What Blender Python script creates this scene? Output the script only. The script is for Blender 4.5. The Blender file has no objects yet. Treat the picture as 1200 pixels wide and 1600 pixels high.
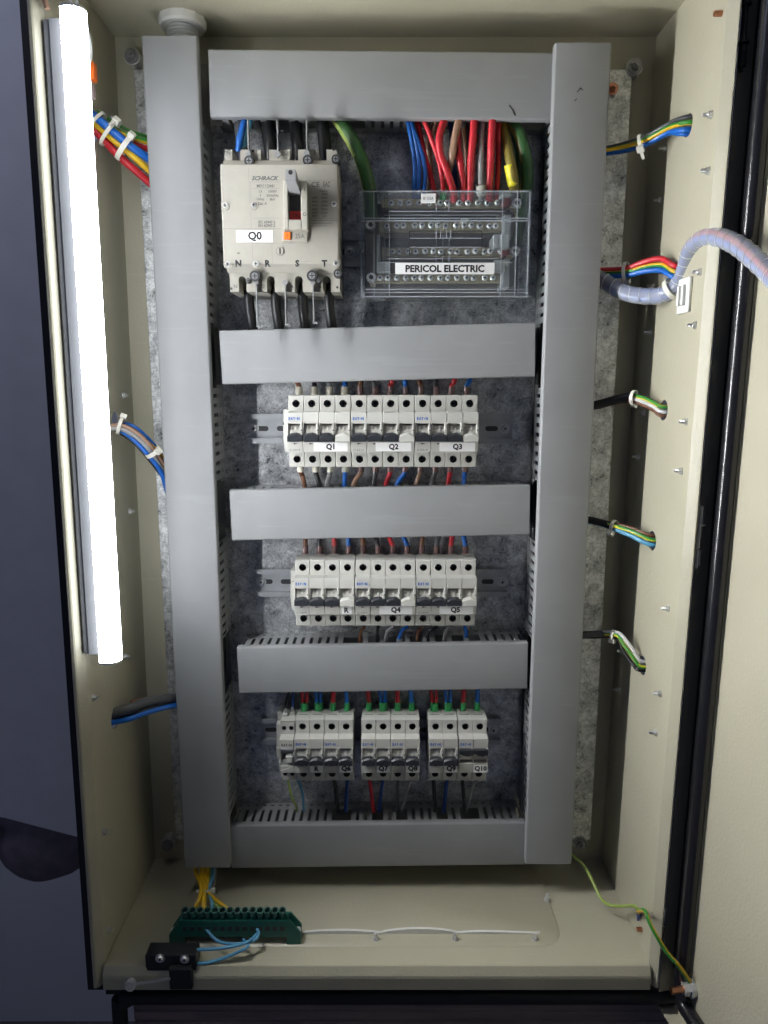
import bpy, bmesh, math, random
from math import radians, sin, cos, pi, atan2, sqrt
from mathutils import Vector
random.seed(7)
S = 0.001
scene = bpy.context.scene
COL = scene.collection

# ------------------------------------------------------------------ camera, world, exposure
FPX = 1130.0                      # focal length in photo pixels (1600 px tall frame)
PITCH = radians(9.85)
D0, Z0 = 885.0, 631.0             # camera sits 885 mm from the cabinet's back wall, 631 mm above its floor
cam = bpy.data.cameras.new('camera')
cam.sensor_fit = 'VERTICAL'
cam.sensor_height = 36.0
cam.sensor_width = 27.0
cam.lens = FPX / 1600 * 36
cam.clip_start = 0.02
cam.clip_end = 50
camo = bpy.data.objects.new('camera', cam)
COL.objects.link(camo)
camo.location = (0, -D0 * S, Z0 * S)
camo.rotation_euler = (radians(90) - PITCH, 0, 0)
scene.camera = camo
world = bpy.data.worlds.new('World')
scene.world = world
world.use_nodes = True
bg = world.node_tree.nodes['Background']
bg.inputs[0].default_value = (0.58, 0.68, 1.1, 1)
bg.inputs[1].default_value = 0.034
LED_AIM = radians(50)            # the strip inside the tube is turned a little towards the opening
LED_STRENGTH = 230.0            # straight out from the strip
LED_FLANK = 6.0                 # through the sides of the diffuser
ra = bpy.data.lights.new('wall_fill_light', 'AREA')        # weak added fill without a real source, lifting the wall left of the cabinet
ra.energy = 1.9; ra.size = 0.6; ra.color = (0.72, 0.78, 1.0)
rao = bpy.data.objects.new('wall_fill_light', ra); COL.objects.link(rao)
rao.location = (-0.9, -0.6, 1.7); rao.rotation_euler = (radians(82), 0, radians(-6))
scene.view_settings.view_transform = 'Standard'
scene.view_settings.look = 'None'
scene.view_settings.exposure = 0.92
scene.view_settings.gamma = 1.0
scene.cycles.use_denoising = True
scene.cycles.max_bounces = 10
scene.cycles.diffuse_bounces = 3
scene.cycles.glossy_bounces = 5
scene.cycles.transparent_max_bounces = 24
scene.cycles.caustics_reflective = False
scene.cycles.caustics_refractive = False


# ------------------------------------------------------------------ geometry helpers (all in mm; x right, d away from camera plane, z up from camera height)
def bp(px, py, d):
    u, v = px - 600.0, py - 800.0
    yc = FPX * cos(PITCH) - v * sin(PITCH)
    zc = -FPX * sin(PITCH) - v * cos(PITCH)
    return (u / yc * d, d, zc / yc * d)


def W(p):
    return Vector((p[0] * S, (p[1] - D0) * S, (p[2] + Z0) * S))


ORG = {}


def tag(o, label=None, cat=None, group=None, kind=None):
    if label: o['label'] = label
    if cat: o['category'] = cat
    if group: o['group'] = group
    if kind: o['kind'] = kind
    return o


def thing(name, label, cat, loc, group=None, roty=0.0):
    o = bpy.data.objects.new(name, None)
    o.empty_display_size = 0.01
    COL.objects.link(o)
    o.location = W(loc)
    o.rotation_euler = (0, roty, 0)
    ORG[o.name] = loc
    return tag(o, label, cat, group)


class MB:
    def __init__(s):
        s.v = []; s.f = []; s.m = []

    def add(s, vs, fs, m=0):
        b = len(s.v)
        s.v += [tuple(p) for p in vs]
        for f in fs:
            s.f.append([b + i for i in f]); s.m.append(m)
        return s

    def box(s, x0, x1, y0, y1, z0, z1, m=0, bev=0):
        if bev <= 0:
            vs = [(x, y, z) for z in (z0, z1) for y in (y0, y1) for x in (x0, x1)]
            return s.add(vs, [(0, 2, 3, 1), (4, 5, 7, 6), (0, 1, 5, 4), (2, 6, 7, 3), (0, 4, 6, 2), (1, 3, 7, 5)], m)
        lo, hi = (x0, y0, z0), (x1, y1, z1)
        vs = []; idx = {}
        for c in range(8):
            sg = [(c >> k) & 1 for k in range(3)]
            for a in range(3):
                p = []
                for k in range(3):
                    e = hi[k] if sg[k] else lo[k]
                    if k != a: e += -bev if sg[k] else bev
                    p.append(e)
                idx[(c, a)] = len(vs); vs.append(p)
        fs = []
        for a in range(3):
            b, c2 = (a + 1) % 3, (a + 2) % 3
            for sgn in (0, 1):
                q = []
                for (i, j) in ((0, 0), (1, 0), (1, 1), (0, 1)):
                    c = (sgn << a) | (i << b) | (j << c2)
                    q.append(idx[(c, a)])
                fs.append(q if sgn else q[::-1])
            for (i, j) in ((0, 0), (1, 0), (1, 1), (0, 1)):     # edges along axis a
                cA = (i << b) | (j << c2); cB = cA | (1 << a)
                fs.append([idx[(cA, b)], idx[(cB, b)], idx[(cB, c2)], idx[(cA, c2)]])
        for c in range(8):
            fs.append([idx[(c, 0)], idx[(c, 1)], idx[(c, 2)]])
        return s.add(vs, fs, m)

    def prism(s, poly, axis, a0, a1, m=0):
        n = len(poly)
        def mk(p, a):
            if axis == 'x': return (a, p[0], p[1])
            if axis == 'y': return (p[0], a, p[1])
            return (p[0], p[1], a)
        vs = [mk(p, a0) for p in poly] + [mk(p, a1) for p in poly]
        fs = [list(range(n))[::-1], list(range(n, 2 * n))]
        for i in range(n):
            j = (i + 1) % n
            fs.append((i, j, n + j, n + i))
        return s.add(vs, fs, m)

    def cyl(s, p0, p1, r0, r1=None, n=16, m=0, caps=True):
        r1 = r0 if r1 is None else r1
        p0, p1 = Vector(p0), Vector(p1)
        t = (p1 - p0).normalized()
        a = t.orthogonal().normalized(); b = t.cross(a)
        vs = []
        for p, r in ((p0, r0), (p1, r1)):
            for i in range(n):
                w = 2 * pi * i / n
                vs.append(p + a * (r * cos(w)) + b * (r * sin(w)))
        fs = [(i, (i + 1) % n, n + (i + 1) % n, n + i) for i in range(n)]
        if caps: fs += [list(range(n))[::-1], list(range(n, 2 * n))]
        return s.add(vs, fs, m)

    def tube(s, pts, r, n=10, mf=None, caps=True, rf=None):
        pts = [Vector(p) for p in pts]
        k = len(pts)
        t0 = (pts[1] - pts[0]).normalized()
        a = t0.orthogonal().normalized()
        vs = []
        for i, p in enumerate(pts):
            t = (pts[min(i + 1, k - 1)] - pts[max(i - 1, 0)]).normalized()
            a = (a - t * a.dot(t)).normalized()
            b = t.cross(a)
            rr = rf(i) if rf else r
            for j in range(n):
                w = 2 * pi * j / n
                vs.append(p + a * (rr * cos(w)) + b * (rr * sin(w)))
        base = len(s.v)
        s.v += [tuple(p) for p in vs]
        for i in range(k - 1):
            for j in range(n):
                jj = (j + 1) % n
                s.f.append([base + i * n + j, base + i * n + jj, base + (i + 1) * n + jj, base + (i + 1) * n + j])
                s.m.append(mf(i, j) if mf else 0)
        if caps:
            s.f.append([base + j for j in range(n)][::-1]); s.m.append(0)
            s.f.append([base + (k - 1) * n + j for j in range(n)]); s.m.append(0)
        return s

    def facehole(s, P, u0, u1, v0, v1, cu, cv, r, n=20, m=0, depth=0, md=0, P2=None, closed=True):
        """rectangle with a round hole; P(u,v,w) maps to space, w is depth into the hole"""
        vs = [P(u1, v1, 0), P(u0, v1, 0), P(u0, v0, 0), P(u1, v0, 0)]
        for i in range(n):
            w = 2 * pi * i / n
            vs.append(P(cu + r * cos(w), cv + r * sin(w), 0))
        fs = []
        q = n // 4
        for i in range(n):
            fs.append((4 + i, i // q, 4 + (i + 1) % n))
            if (i + 1) % q == 0:
                fs.append((4 + (i + 1) % n, i // q, (i // q + 1) % 4))
        s.add(vs, fs, m)
        if depth:
            vs = []
            for w_ in (0, depth):
                for i in range(n):
                    w = 2 * pi * i / n
                    vs.append(P(cu + r * cos(w), cv + r * sin(w), w_))
            fs = [(i, n + i, n + (i + 1) % n, (i + 1) % n) for i in range(n)]
            if closed: fs.append(list(range(n, 2 * n)))
            s.add(vs, fs, md)
        return s

    def mesh(s, name, mats, off=(0, 0, 0), sm=35, xf=None):
        me = bpy.data.meshes.new(name)
        vs = s.v if xf is None else [xf(p) for p in s.v]
        me.from_pydata([((p[0] - off[0]) * S, (p[1] - off[1]) * S, (p[2] - off[2]) * S) for p in vs], [], s.f)
        for mt in (mats if isinstance(mats, (list, tuple)) else [mats]):
            me.materials.append(mt)
        me.polygons.foreach_set('material_index', s.m)
        bm = bmesh.new(); bm.from_mesh(me)
        bmesh.ops.recalc_face_normals(bm, faces=bm.faces)
        bm.to_mesh(me); bm.free()
        if sm:
            me.polygons.foreach_set('use_smooth', [True] * len(me.polygons))
            me.set_sharp_from_angle(angle=radians(sm))
        me.update()
        return me

    def build(s, name, mats, parent=None, local=False, sm=35, xf=None, label=None):
        off = (0, 0, 0)
        if not local:
            off = ORG[parent.name] if parent is not None else (s.v[0])
        me = s.mesh(name, mats, off, sm, xf)
        o = bpy.data.objects.new(name, me)
        COL.objects.link(o)
        if parent is not None:
            o.parent = parent
            ORG[o.name] = off
        else:
            o.location = W(off) if not local else W((0, 0, 0))
            ORG[o.name] = off
        if label: o['label'] = label
        return o


def inst(name, me, parent, loc=(0, 0, 0), rot=None):
    o = bpy.data.objects.new(name, me)
    COL.objects.link(o)
    o.parent = parent
    o.location = Vector(loc) * S
    if rot: o.rotation_euler = rot
    return o


def spline(pts, per=6):
    pts = [Vector(p) for p in pts]
    P = [pts[0] * 2 - pts[1]] + pts + [pts[-1] * 2 - pts[-2]]
    out = []
    for i in range(1, len(P) - 2):
        p0, p1, p2, p3 = P[i - 1:i + 3]
        for k in range(per):
            t = k / per
            out.append(0.5 * ((2 * p1) + (p2 - p0) * t + (2 * p0 - 5 * p1 + 4 * p2 - p3) * t * t + (3 * p1 - p0 - 3 * p2 + p3) * t ** 3))
    out.append(P[-2])
    return out


# ------------------------------------------------------------------ materials
def mat(name, col, rough=0.5, metal=0.0, var=0.05, scale=60, bump=0.0, bscale=700, coat=0.0, spec=0.5, rvar=0.06, stretch=None, scratch=0.0):
    m = bpy.data.materials.new(name); m.use_nodes = True
    nt = m.node_tree; N = nt.nodes; L = nt.links
    b = N['Principled BSDF']
    tc = N.new('ShaderNodeTexCoord')
    src = tc.outputs['Object']
    if stretch:
        mp = N.new('ShaderNodeMapping'); mp.inputs['Scale'].default_value = stretch
        L.new(src, mp.inputs[0]); src = mp.outputs[0]
    n = N.new('ShaderNodeTexNoise'); n.inputs['Scale'].default_value = scale; n.inputs['Detail'].default_value = 5
    L.new(src, n.inputs['Vector'])
    r = N.new('ShaderNodeValToRGB')
    r.color_ramp.elements[0].position = 0.3; r.color_ramp.elements[1].position = 0.7
    r.color_ramp.elements[0].color = [c * (1 - var) for c in col] + [1]
    r.color_ramp.elements[1].color = [min(1, c * (1 + var)) for c in col] + [1]
    L.new(n.outputs['Fac'], r.inputs[0])
    last = r.outputs[0]
    if scratch:                                  # rubbed scratches and scuffs in two directions, and finger smudges
        for k, (ang, sc, ch) in enumerate((((0.3, 0.5, 0.25), (9, 160, 140), 1.5), ((-0.6, 0.2, 1.1), (12, 190, 170), 1.4), ((0, 0, 0), (16, 16, 16), 0.72))):
            mp = N.new('ShaderNodeMapping'); mp.inputs['Rotation'].default_value = ang; mp.inputs['Scale'].default_value = sc
            L.new(tc.outputs['Object'], mp.inputs[0])
            ns = N.new('ShaderNodeTexNoise'); ns.inputs['Scale'].default_value = 1.0; ns.inputs['Detail'].default_value = 3
            L.new(mp.outputs[0], ns.inputs['Vector'])
            rr = N.new('ShaderNodeValToRGB'); rr.color_ramp.elements[0].position = 0.655 if k < 2 else 0.6; rr.color_ramp.elements[1].position = 0.70 if k < 2 else 0.8
            L.new(ns.outputs['Fac'], rr.inputs[0])
            mu = N.new('ShaderNodeMath'); mu.operation = 'MULTIPLY'; mu.inputs[1].default_value = scratch
            L.new(rr.outputs[0], mu.inputs[0])
            mi = N.new('ShaderNodeMixRGB'); mi.inputs[2].default_value = [min(1, c * ch) for c in col] + [1]
            L.new(mu.outputs[0], mi.inputs[0]); L.new(last, mi.inputs[1]); last = mi.outputs[0]
    L.new(last, b.inputs['Base Color'])
    mr = N.new('ShaderNodeMapRange')
    mr.inputs['To Min'].default_value = max(0.02, rough - rvar); mr.inputs['To Max'].default_value = min(1, rough + rvar)
    L.new(n.outputs['Fac'], mr.inputs['Value']); L.new(mr.outputs[0], b.inputs['Roughness'])
    b.inputs['Metallic'].default_value = metal
    b.inputs['Specular IOR Level'].default_value = spec
    b.inputs['Coat Weight'].default_value = coat
    if bump:
        n2 = N.new('ShaderNodeTexNoise'); n2.inputs['Scale'].default_value = bscale; n2.inputs['Detail'].default_value = 2
        L.new(tc.outputs['Object'], n2.inputs['Vector'])
        bu = N.new('ShaderNodeBump'); bu.inputs['Strength'].default_value = bump; bu.inputs['Distance'].default_value = 0.0006
        L.new(n2.outputs['Fac'], bu.inputs['Height']); L.new(bu.outputs[0], b.inputs['Normal'])
    return m


def galvanised(name):
    m = mat(name, (0.36, 0.37, 0.38), 0.36, 0.6, 0.12, 35, rvar=0.1)
    nt = m.node_tree; N = nt.nodes; L = nt.links
    b = N['Principled BSDF']; tc = [x for x in N if x.type == 'TEX_COORD'][0]
    vo = N.new('ShaderNodeTexVoronoi'); vo.inputs['Scale'].default_value = 420
    wz = N.new('ShaderNodeTexNoise'); wz.inputs['Scale'].default_value = 90; wz.inputs['Detail'].default_value = 6
    L.new(tc.outputs['Object'], wz.inputs['Vector'])
    ad = N.new('ShaderNodeMixRGB'); ad.blend_type = 'LINEAR_LIGHT'; ad.inputs[0].default_value = 0.012
    L.new(tc.outputs['Object'], ad.inputs[1]); L.new(wz.outputs['Color'], ad.inputs[2])
    L.new(ad.outputs[0], vo.inputs['Vector'])
    bw = N.new('ShaderNodeRGBToBW'); L.new(vo.outputs['Color'], bw.inputs[0])
    n3 = N.new('ShaderNodeTexNoise'); n3.inputs['Scale'].default_value = 65; n3.inputs['Detail'].default_value = 9; n3.inputs['Roughness'].default_value = 0.7
    L.new(tc.outputs['Object'], n3.inputs['Vector'])
    mx = N.new('ShaderNodeMath'); mx.operation = 'MULTIPLY_ADD'; mx.inputs[1].default_value = 0.24
    L.new(bw.outputs[0], mx.inputs[0]); L.new(n3.outputs['Fac'], mx.inputs[2])
    rp = N.new('ShaderNodeValToRGB')
    rp.color_ramp.elements[0].position = 0.46; rp.color_ramp.elements[0].color = (0.27, 0.28, 0.29, 1)
    rp.color_ramp.elements[1].position = 0.80; rp.color_ramp.elements[1].color = (0.86, 0.87, 0.87, 1)
    L.new(mx.outputs[0], rp.inputs[0]); L.new(rp.outputs[0], b.inputs['Base Color'])
    r2 = N.new('ShaderNodeMapRange'); r2.inputs['From Min'].default_value = 0.35; r2.inputs['From Max'].default_value = 0.95
    r2.inputs['To Min'].default_value = 0.24; r2.inputs['To Max'].default_value = 0.46
    L.new(mx.outputs[0], r2.inputs['Value']); L.new(r2.outputs[0], b.inputs['Roughness'])
    bu = N.new('ShaderNodeBump'); bu.inputs['Strength'].default_value = 0.12; bu.inputs['Distance'].default_value = 0.0006
    L.new(mx.outputs[0], bu.inputs['Height']); L.new(bu.outputs[0], b.inputs['Normal'])
    return m


def clear(name, tint=(0.95, 0.97, 0.97), facing=0.10, rough=0.06, scat=0.0):
    m = bpy.data.materials.new(name); m.use_nodes = True
    nt = m.node_tree; N = nt.nodes; L = nt.links
    N.remove(N['Principled BSDF'])
    out = N['Material Output']
    tr = N.new('ShaderNodeBsdfTransparent'); tr.inputs[0].default_value = (*tint, 1)
    gl = N.new('ShaderNodeBsdfGlossy'); gl.inputs['Roughness'].default_value = rough; gl.inputs[0].default_value = (1, 1, 1, 1)
    fr = N.new('ShaderNodeFresnel'); fr.inputs[0].default_value = 1.5
    no = N.new('ShaderNodeTexNoise'); no.inputs['Scale'].default_value = 120
    tc = N.new('ShaderNodeTexCoord'); L.new(tc.outputs['Object'], no.inputs['Vector'])
    bu = N.new('ShaderNodeBump'); bu.inputs['Strength'].default_value = 0.05; bu.inputs['Distance'].default_value = 0.001
    L.new(no.outputs['Fac'], bu.inputs['Height']); L.new(bu.outputs[0], gl.inputs['Normal'])
    mx = N.new('ShaderNodeMixShader')
    mn = N.new('ShaderNodeMath'); mn.operation = 'MINIMUM'; mn.inputs[1].default_value = 0.16
    L.new(fr.outputs[0], mn.inputs[0]); L.new(mn.outputs[0], mx.inputs[0]); L.new(tr.outputs[0], mx.inputs[1]); L.new(gl.outputs[0], mx.inputs[2])
    last = mx
    if scat:
        df = N.new('ShaderNodeBsdfDiffuse'); df.inputs[0].default_value = (0.75, 0.78, 0.85, 1)
        m2 = N.new('ShaderNodeMixShader'); m2.inputs[0].default_value = scat
        L.new(mx.outputs[0], m2.inputs[1]); L.new(df.outputs[0], m2.inputs[2]); last = m2
    L.new(last.outputs[0], out.inputs[0])
    return m


PVC = mat('grey_pvc', (0.285, 0.29, 0.296), 0.46, 0, 0.07, 14, 0.06, 900, rvar=0.12, scratch=0.11)
PAINT = mat('beige_powder_coat', (0.45, 0.425, 0.32), 0.34, 0, 0.035, 18, 0.6, 330, rvar=0.07, scratch=0.10)
DOORP = mat('beige_door_powder_coat', (0.44, 0.413, 0.312), 0.34, 0, 0.035, 12, 0.6, 330, rvar=0.07, scratch=0.08)
GALV = galvanised('galvanised_sheet')
RAILM = mat('zinc_plated_rail', (0.46, 0.475, 0.49), 0.34, 0.4, 0.1, 60)
ZINC = mat('zinc_screw', (0.70, 0.70, 0.69), 0.3, 0.6, 0.15, 400)
SCREWM = mat('bright_screw', (0.85, 0.85, 0.84), 0.28, 0.35, 0.1, 500)
STEELB = mat('dull_steel', (0.30, 0.30, 0.30), 0.35, 0.5, 0.15, 300)
COPPER = mat('copper_stud', (0.55, 0.25, 0.15), 0.35, 1.0, 0.15, 400)
BRASS = mat('brass_bar', (0.50, 0.43, 0.29), 0.42, 0.35, 0.15, 200)
CREAM = mat('breaker_white', (0.49, 0.485, 0.45), 0.42, 0, 0.025, 150, 0.05, 1500)
CREAM2 = mat('mccb_cream', (0.325, 0.31, 0.27), 0.45, 0, 0.03, 120, 0.06, 1200)
WHITE = mat('white_plastic', (0.75, 0.75, 0.72), 0.4, 0, 0.03, 200)
NYLON = mat('natural_nylon', (0.72, 0.70, 0.62), 0.35, 0, 0.04, 300)
PAPER = mat('label_paper', (0.80, 0.80, 0.79), 0.55, 0, 0.02, 300)
INK = mat('black_ink', (0.012, 0.012, 0.014), 0.6)
GINK = mat('grey_ink', (0.10, 0.10, 0.098), 0.6)
LINK = mat('light_grey_ink', (0.22, 0.215, 0.20), 0.6)
BINK = mat('blue_ink', (0.01, 0.10, 0.42), 0.6)
RINK = mat('red_ink', (0.5, 0.03, 0.03), 0.6)
BLACKP = mat('black_plastic', (0.018, 0.019, 0.022), 0.38, 0, 0.15, 200)
HANDLE = mat('grey_handle', (0.23, 0.235, 0.24), 0.4)
TOGB = mat('black_toggle', (0.022, 0.024, 0.03), 0.4, 0, 0.15, 300)
DRUM = mat('toggle_drum', (0.48, 0.47, 0.43), 0.4)
DARKH = mat('dark_recess', (0.03, 0.03, 0.032), 0.6)
LGREY = mat('light_grey_plastic', (0.42, 0.43, 0.44), 0.4)
GREEN = mat('green_terminal_plastic', (0.012, 0.11, 0.085), 0.38, 0, 0.08, 150)
GFER = mat('green_ferrule', (0.03, 0.33, 0.09), 0.4)
CFER = mat('cream_ferrule', (0.68, 0.65, 0.54), 0.4)
MFER = mat('mauve_ferrule', (0.19, 0.11, 0.105), 0.25, 0, 0.1, 200)
WFER = mat('white_ferrule', (0.66, 0.64, 0.58), 0.4)
ORANGE = mat('orange_plastic', (0.85, 0.16, 0.02), 0.35)
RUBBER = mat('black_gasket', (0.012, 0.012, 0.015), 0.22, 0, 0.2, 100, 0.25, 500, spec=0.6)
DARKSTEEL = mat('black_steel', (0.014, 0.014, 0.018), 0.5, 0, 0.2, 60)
WALLM = mat('dim_wall_paint', (0.80, 0.80, 0.82), 0.8, 0, 0.06, 3)
FLOORM = mat('dark_floor', (0.20, 0.18, 0.18), 0.7, 0, 0.15, 6)
BOARD = mat('dark_board', (0.20, 0.165, 0.16), 0.6, 0, 0.3, 8, stretch=(1, 12, 12))
CLOTH = mat('dark_cloth', (0.22, 0.185, 0.22), 0.85, 0, 0.2, 40, 0.4, 300)
CARD = mat('grey_card', (0.74, 0.73, 0.78), 0.8, 0, 0.05, 20)
GLASS = clear('clear_polycarbonate', scat=0.035)
WRAP = clear('clear_spiral_wrap', (0.9, 0.92, 0.98), rough=0.15, scat=0.33)
WCOL = {
    'brown': (0.17, 0.075, 0.04), 'black': (0.014, 0.014, 0.016), 'grey': (0.30, 0.30, 0.30), 'blue': (0.012, 0.13, 0.52),
    'red': (0.55, 0.022, 0.035), 'tan': (0.33, 0.2, 0.135), 'yellow': (0.74, 0.46, 0.02), 'green': (0.05, 0.26, 0.04),
    'light blue': (0.10, 0.34, 0.55), 'dark grey': (0.07, 0.072, 0.078), 'white': (0.6, 0.6, 0.6), 'dark blue': (0.012, 0.05, 0.22),
    'pale green': (0.32, 0.42, 0.10), 'lemon': (0.80, 0.72, 0.03), 'olive': (0.22, 0.17, 0.03), 'dark green': (0.04, 0.12, 0.035)}
WM = {k: mat('wire_' + k.replace(' ', '_'), c, 0.36, 0, 0.06, 150) for k, c in WCOL.items()}


def led_mat():
    m = bpy.data.materials.new('led_diffuser'); m.use_nodes = True
    nt = m.node_tree; N = nt.nodes; L = nt.links
    N.remove(N['Principled BSDF'])
    e = N.new('ShaderNodeEmission'); e.inputs[0].default_value = (0.93, 0.97, 1.0, 1)
    # diffuser is brightest straight out from the LED strip and weaker at its flanks
    ge = N.new('ShaderNodeNewGeometry'); sx = N.new('ShaderNodeVectorMath'); sx.operation = 'DOT_PRODUCT'
    sx.inputs[1].default_value = (cos(LED_AIM), -sin(LED_AIM), 0)
    L.new(ge.outputs['Normal'], sx.inputs[0])
    mr = N.new('ShaderNodeMath'); mr.operation = 'MAXIMUM'; mr.inputs[1].default_value = 0.0
    L.new(sx.outputs['Value'], mr.inputs[0])
    pw = N.new('ShaderNodeMath'); pw.operation = 'POWER'; pw.inputs[1].default_value = 4.0
    L.new(mr.outputs[0], pw.inputs[0])
    ma = N.new('ShaderNodeMath'); ma.operation = 'MULTIPLY_ADD'; ma.inputs[1].default_value = LED_STRENGTH; ma.inputs[2].default_value = LED_FLANK
    L.new(pw.outputs[0], ma.inputs[0]); L.new(ma.outputs[0], e.inputs[1])
    cm = N.new('ShaderNodeMixRGB'); cm.inputs[1].default_value = (0.93, 0.97, 1.02, 1); cm.inputs[2].default_value = (0.985, 0.99, 0.985, 1)
    L.new(pw.outputs[0], cm.inputs[0]); L.new(cm.outputs[0], e.inputs[0])
    L.new(e.outputs[0], N['Material Output'].inputs[0])
    return m


LED = led_mat()


# ------------------------------------------------------------------ lettering
def text(s, parent, loc, h, m, width=None, bold=0.0, shear=0.0, rot=None, name='lettering', local=True, align='CENTER'):
    cu = bpy.data.curves.new('t', 'FONT')
    cu.body = s; cu.size = 1.0; cu.align_x = align; cu.align_y = 'CENTER'
    cu.resolution_u = 2; cu.offset = bold; cu.shear = shear
    ob = bpy.data.objects.new('t', cu)
    COL.objects.link(ob)
    dg = bpy.context.evaluated_depsgraph_get(); dg.update()
    me = bpy.data.meshes.new_from_object(ob.evaluated_get(dg))
    bpy.data.objects.remove(ob); bpy.data.curves.remove(cu)
    xs = [v.co.x for v in me.vertices]; ys = [v.co.y for v in me.vertices]
    if not xs: return None
    x0, x1, y0, y1 = min(xs), max(xs), min(ys), max(ys)
    ky = h / 0.73 if '\n' not in s else h
    kx = ky
    if width: kx = width / (x1 - x0)
    ax = 0.5 * (x0 + x1) if align == 'CENTER' else x0
    ay = 0.5 * (y0 + y1)
    for v in me.vertices:
        x, y = (v.co.x - ax) * kx * S, (v.co.y - ay) * ky * S
        v.co = (x, 0, y)
    me.materials.clear(); me.materials.append(m)
    me.name = name
    o = bpy.data.objects.new(name, me)
    COL.objects.link(o)
    o.parent = parent
    o.location = Vector(loc) * S
    if rot: o.rotation_euler = rot
    return o


def rel(parent, p):
    o = ORG[parent.name]
    return (p[0] - o[0], p[1] - o[1], p[2] - o[2])


# ------------------------------------------------------------------ the room behind (only a dim wall, floor)
o = MB().box(-3000, 3000, 1500, 1520, -1500, 2500).build('wall', WALLM); tag(o, kind='structure')
o = MB().box(-3000, 3000, -400, 1500, -1530, -1500).build('floor', FLOORM); tag(o, kind='structure')

# ------------------------------------------------------------------ the cabinet
K = 0.0095                                      # the cabinet hangs a touch out of square
def shear(p): return (p[0] + K * (p[2] - 200), p[1], p[2])


XB, ZT, ZB, DB, DF = 302.0, 384.0, -631.0, 885.0, 697.0
cab = thing('electrical_cabinet', 'open beige steel electrical cabinet with its door swung open to the right', 'cabinet', (0, 800, -700))
o = MB().box(-XB - 2, XB + 2, DB, DB + 2, ZB - 2, ZT + 2).build('back_wall', PAINT, cab, xf=shear)
o = MB().box(-XB - 2, XB + 2, DF, DB, ZT, ZT + 2).build('top_wall', PAINT, cab, xf=shear)
floor_mb = MB().box(-XB, XB, DF + 6, DB, ZB - 2, ZB)
floor_o = floor_mb.build('bottom_wall', PAINT, cab, xf=shear)


def wall_with_holes(sign, holes):
    mb = MB()
    X = sign * XB
    def P(u, v, w): return (X + sign * w, u, v)
    zs = [ZB] + [0.5 * (a[1] + b[1]) for a, b in zip(holes, holes[1:])] + [ZT]
    for (dd, zz, r), z0, z1 in zip(holes, zs, zs[1:]):
        mb.facehole(P, DF + 9, DB, z0, z1, dd, zz, r, 20, 0, 1.6, 0, closed=False)
    for z0, z1 in zip(zs, zs[1:]):
        pass
    return mb


def wall_hit(px, py, sign):
    """where the sight line through a photo point meets a side wall"""
    d = 780.0
    for _ in range(12):
        p = bp(px, py, d)
        X = sign * XB + K * (p[2] - 200)
        d *= X / p[0]
    return bp(px, py, d)


R_H = [wall_hit(1004, 1040, 1), wall_hit(1019, 845, 1), wall_hit(1037, 641, 1), wall_hit(1057, 424, 1), wall_hit(1075, 196, 1)]
L_H = [wall_hit(180, 1122, -1), wall_hit(181, 658, -1), wall_hit(146, 196, -1)]
rw = wall_with_holes(1, [(p[1], p[2], 11.0) for p in R_H]).build('side_wall', PAINT, cab, xf=shear, sm=0)
lw = wall_with_holes(-1, [(p[1], p[2], r) for p, r in zip(L_H, (12, 11, 15))]).build('side_wall', PAINT, cab, xf=shear, sm=0)

# folded front edge all round: a small outward bevel, a flat flange, a short return
def flange(name, a, b, prof, parent):
    mb = MB(); mb.prism(prof, a, b[0], b[1]); return mb.build(name, PAINT, parent, xf=shear, sm=0)


for sg, wd in ((1, 9), (-1, 11)):
    pr = ([(sg * XB, DF + 9), (sg * (XB + 6), DF + 1), (sg * (XB + 7.5), DF)] if sg < 0 else [(sg * XB, DF + 9), (sg * (XB + 6.5), DF + 1), (sg * (XB + 7.5), DF)]) + [ (sg * (XB + wd - 1), DF), (sg * (XB + wd), DF + 1), (sg * (XB + wd), DF + 14), (sg * (XB + 2), DF + 14)]
    flange('front_flange', 'z', (ZB - 24, ZT + 12), pr, cab)
pr = [(DF + 8, ZB), (DF + 5, ZB - 0.5), (DF + 0.5, ZB - 9), (DF, ZB - 12), (DF, ZB - 26), (DF + 14, ZB - 26), (DF + 14, ZB - 2)]
flange('front_flange', 'x', (-XB, XB), pr, cab)
pr = [(DF + 5, ZT), (DF, ZT + 3), (DF, ZT + 12), (DF + 14, ZT + 12), (DF + 14, ZT + 2)]
flange('front_flange', 'x', (-XB, XB), pr, cab)
# dark outer rim of the body behind the flange
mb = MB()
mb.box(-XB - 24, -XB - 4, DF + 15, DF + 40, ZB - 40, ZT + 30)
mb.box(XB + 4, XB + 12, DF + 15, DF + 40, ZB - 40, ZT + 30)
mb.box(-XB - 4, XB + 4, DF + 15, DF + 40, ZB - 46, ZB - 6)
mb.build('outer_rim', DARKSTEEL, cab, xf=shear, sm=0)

# raised pressing of the gland plate on the floor
def rounded(x0, x1, y0, y1, r, n=6):
    out = []
    for cx, cy, a in ((x1 - r, y1 - r, 0), (x0 + r, y1 - r, 90), (x0 + r, y0 + r, 180), (x1 - r, y0 + r, 270)):
        for i in range(n + 1):
            w = radians(a + 90 * i / n)
            out.append((cx + r * cos(w), cy + r * sin(w)))
    return out


g0 = bp(150, 1478, 731); g1 = bp(885, 1462, 745)
oa = rounded(-235, g1[0] + 2, 729, 872, 26); ob = rounded(-233, g1[0] - 1, 732, 869, 24)
mb = MB(); n = len(oa)
mb.add([(p[0], p[1], ZB + 0.2) for p in oa] + [(p[0], p[1], ZB + 2.2) for p in ob],
       [(i, (i + 1) % n, n + (i + 1) % n, n + i) for i in range(n)] + [list(range(n, 2 * n))])
gp = mb.build('gland_plate', PAINT, cab, xf=shear, sm=60)

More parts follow.
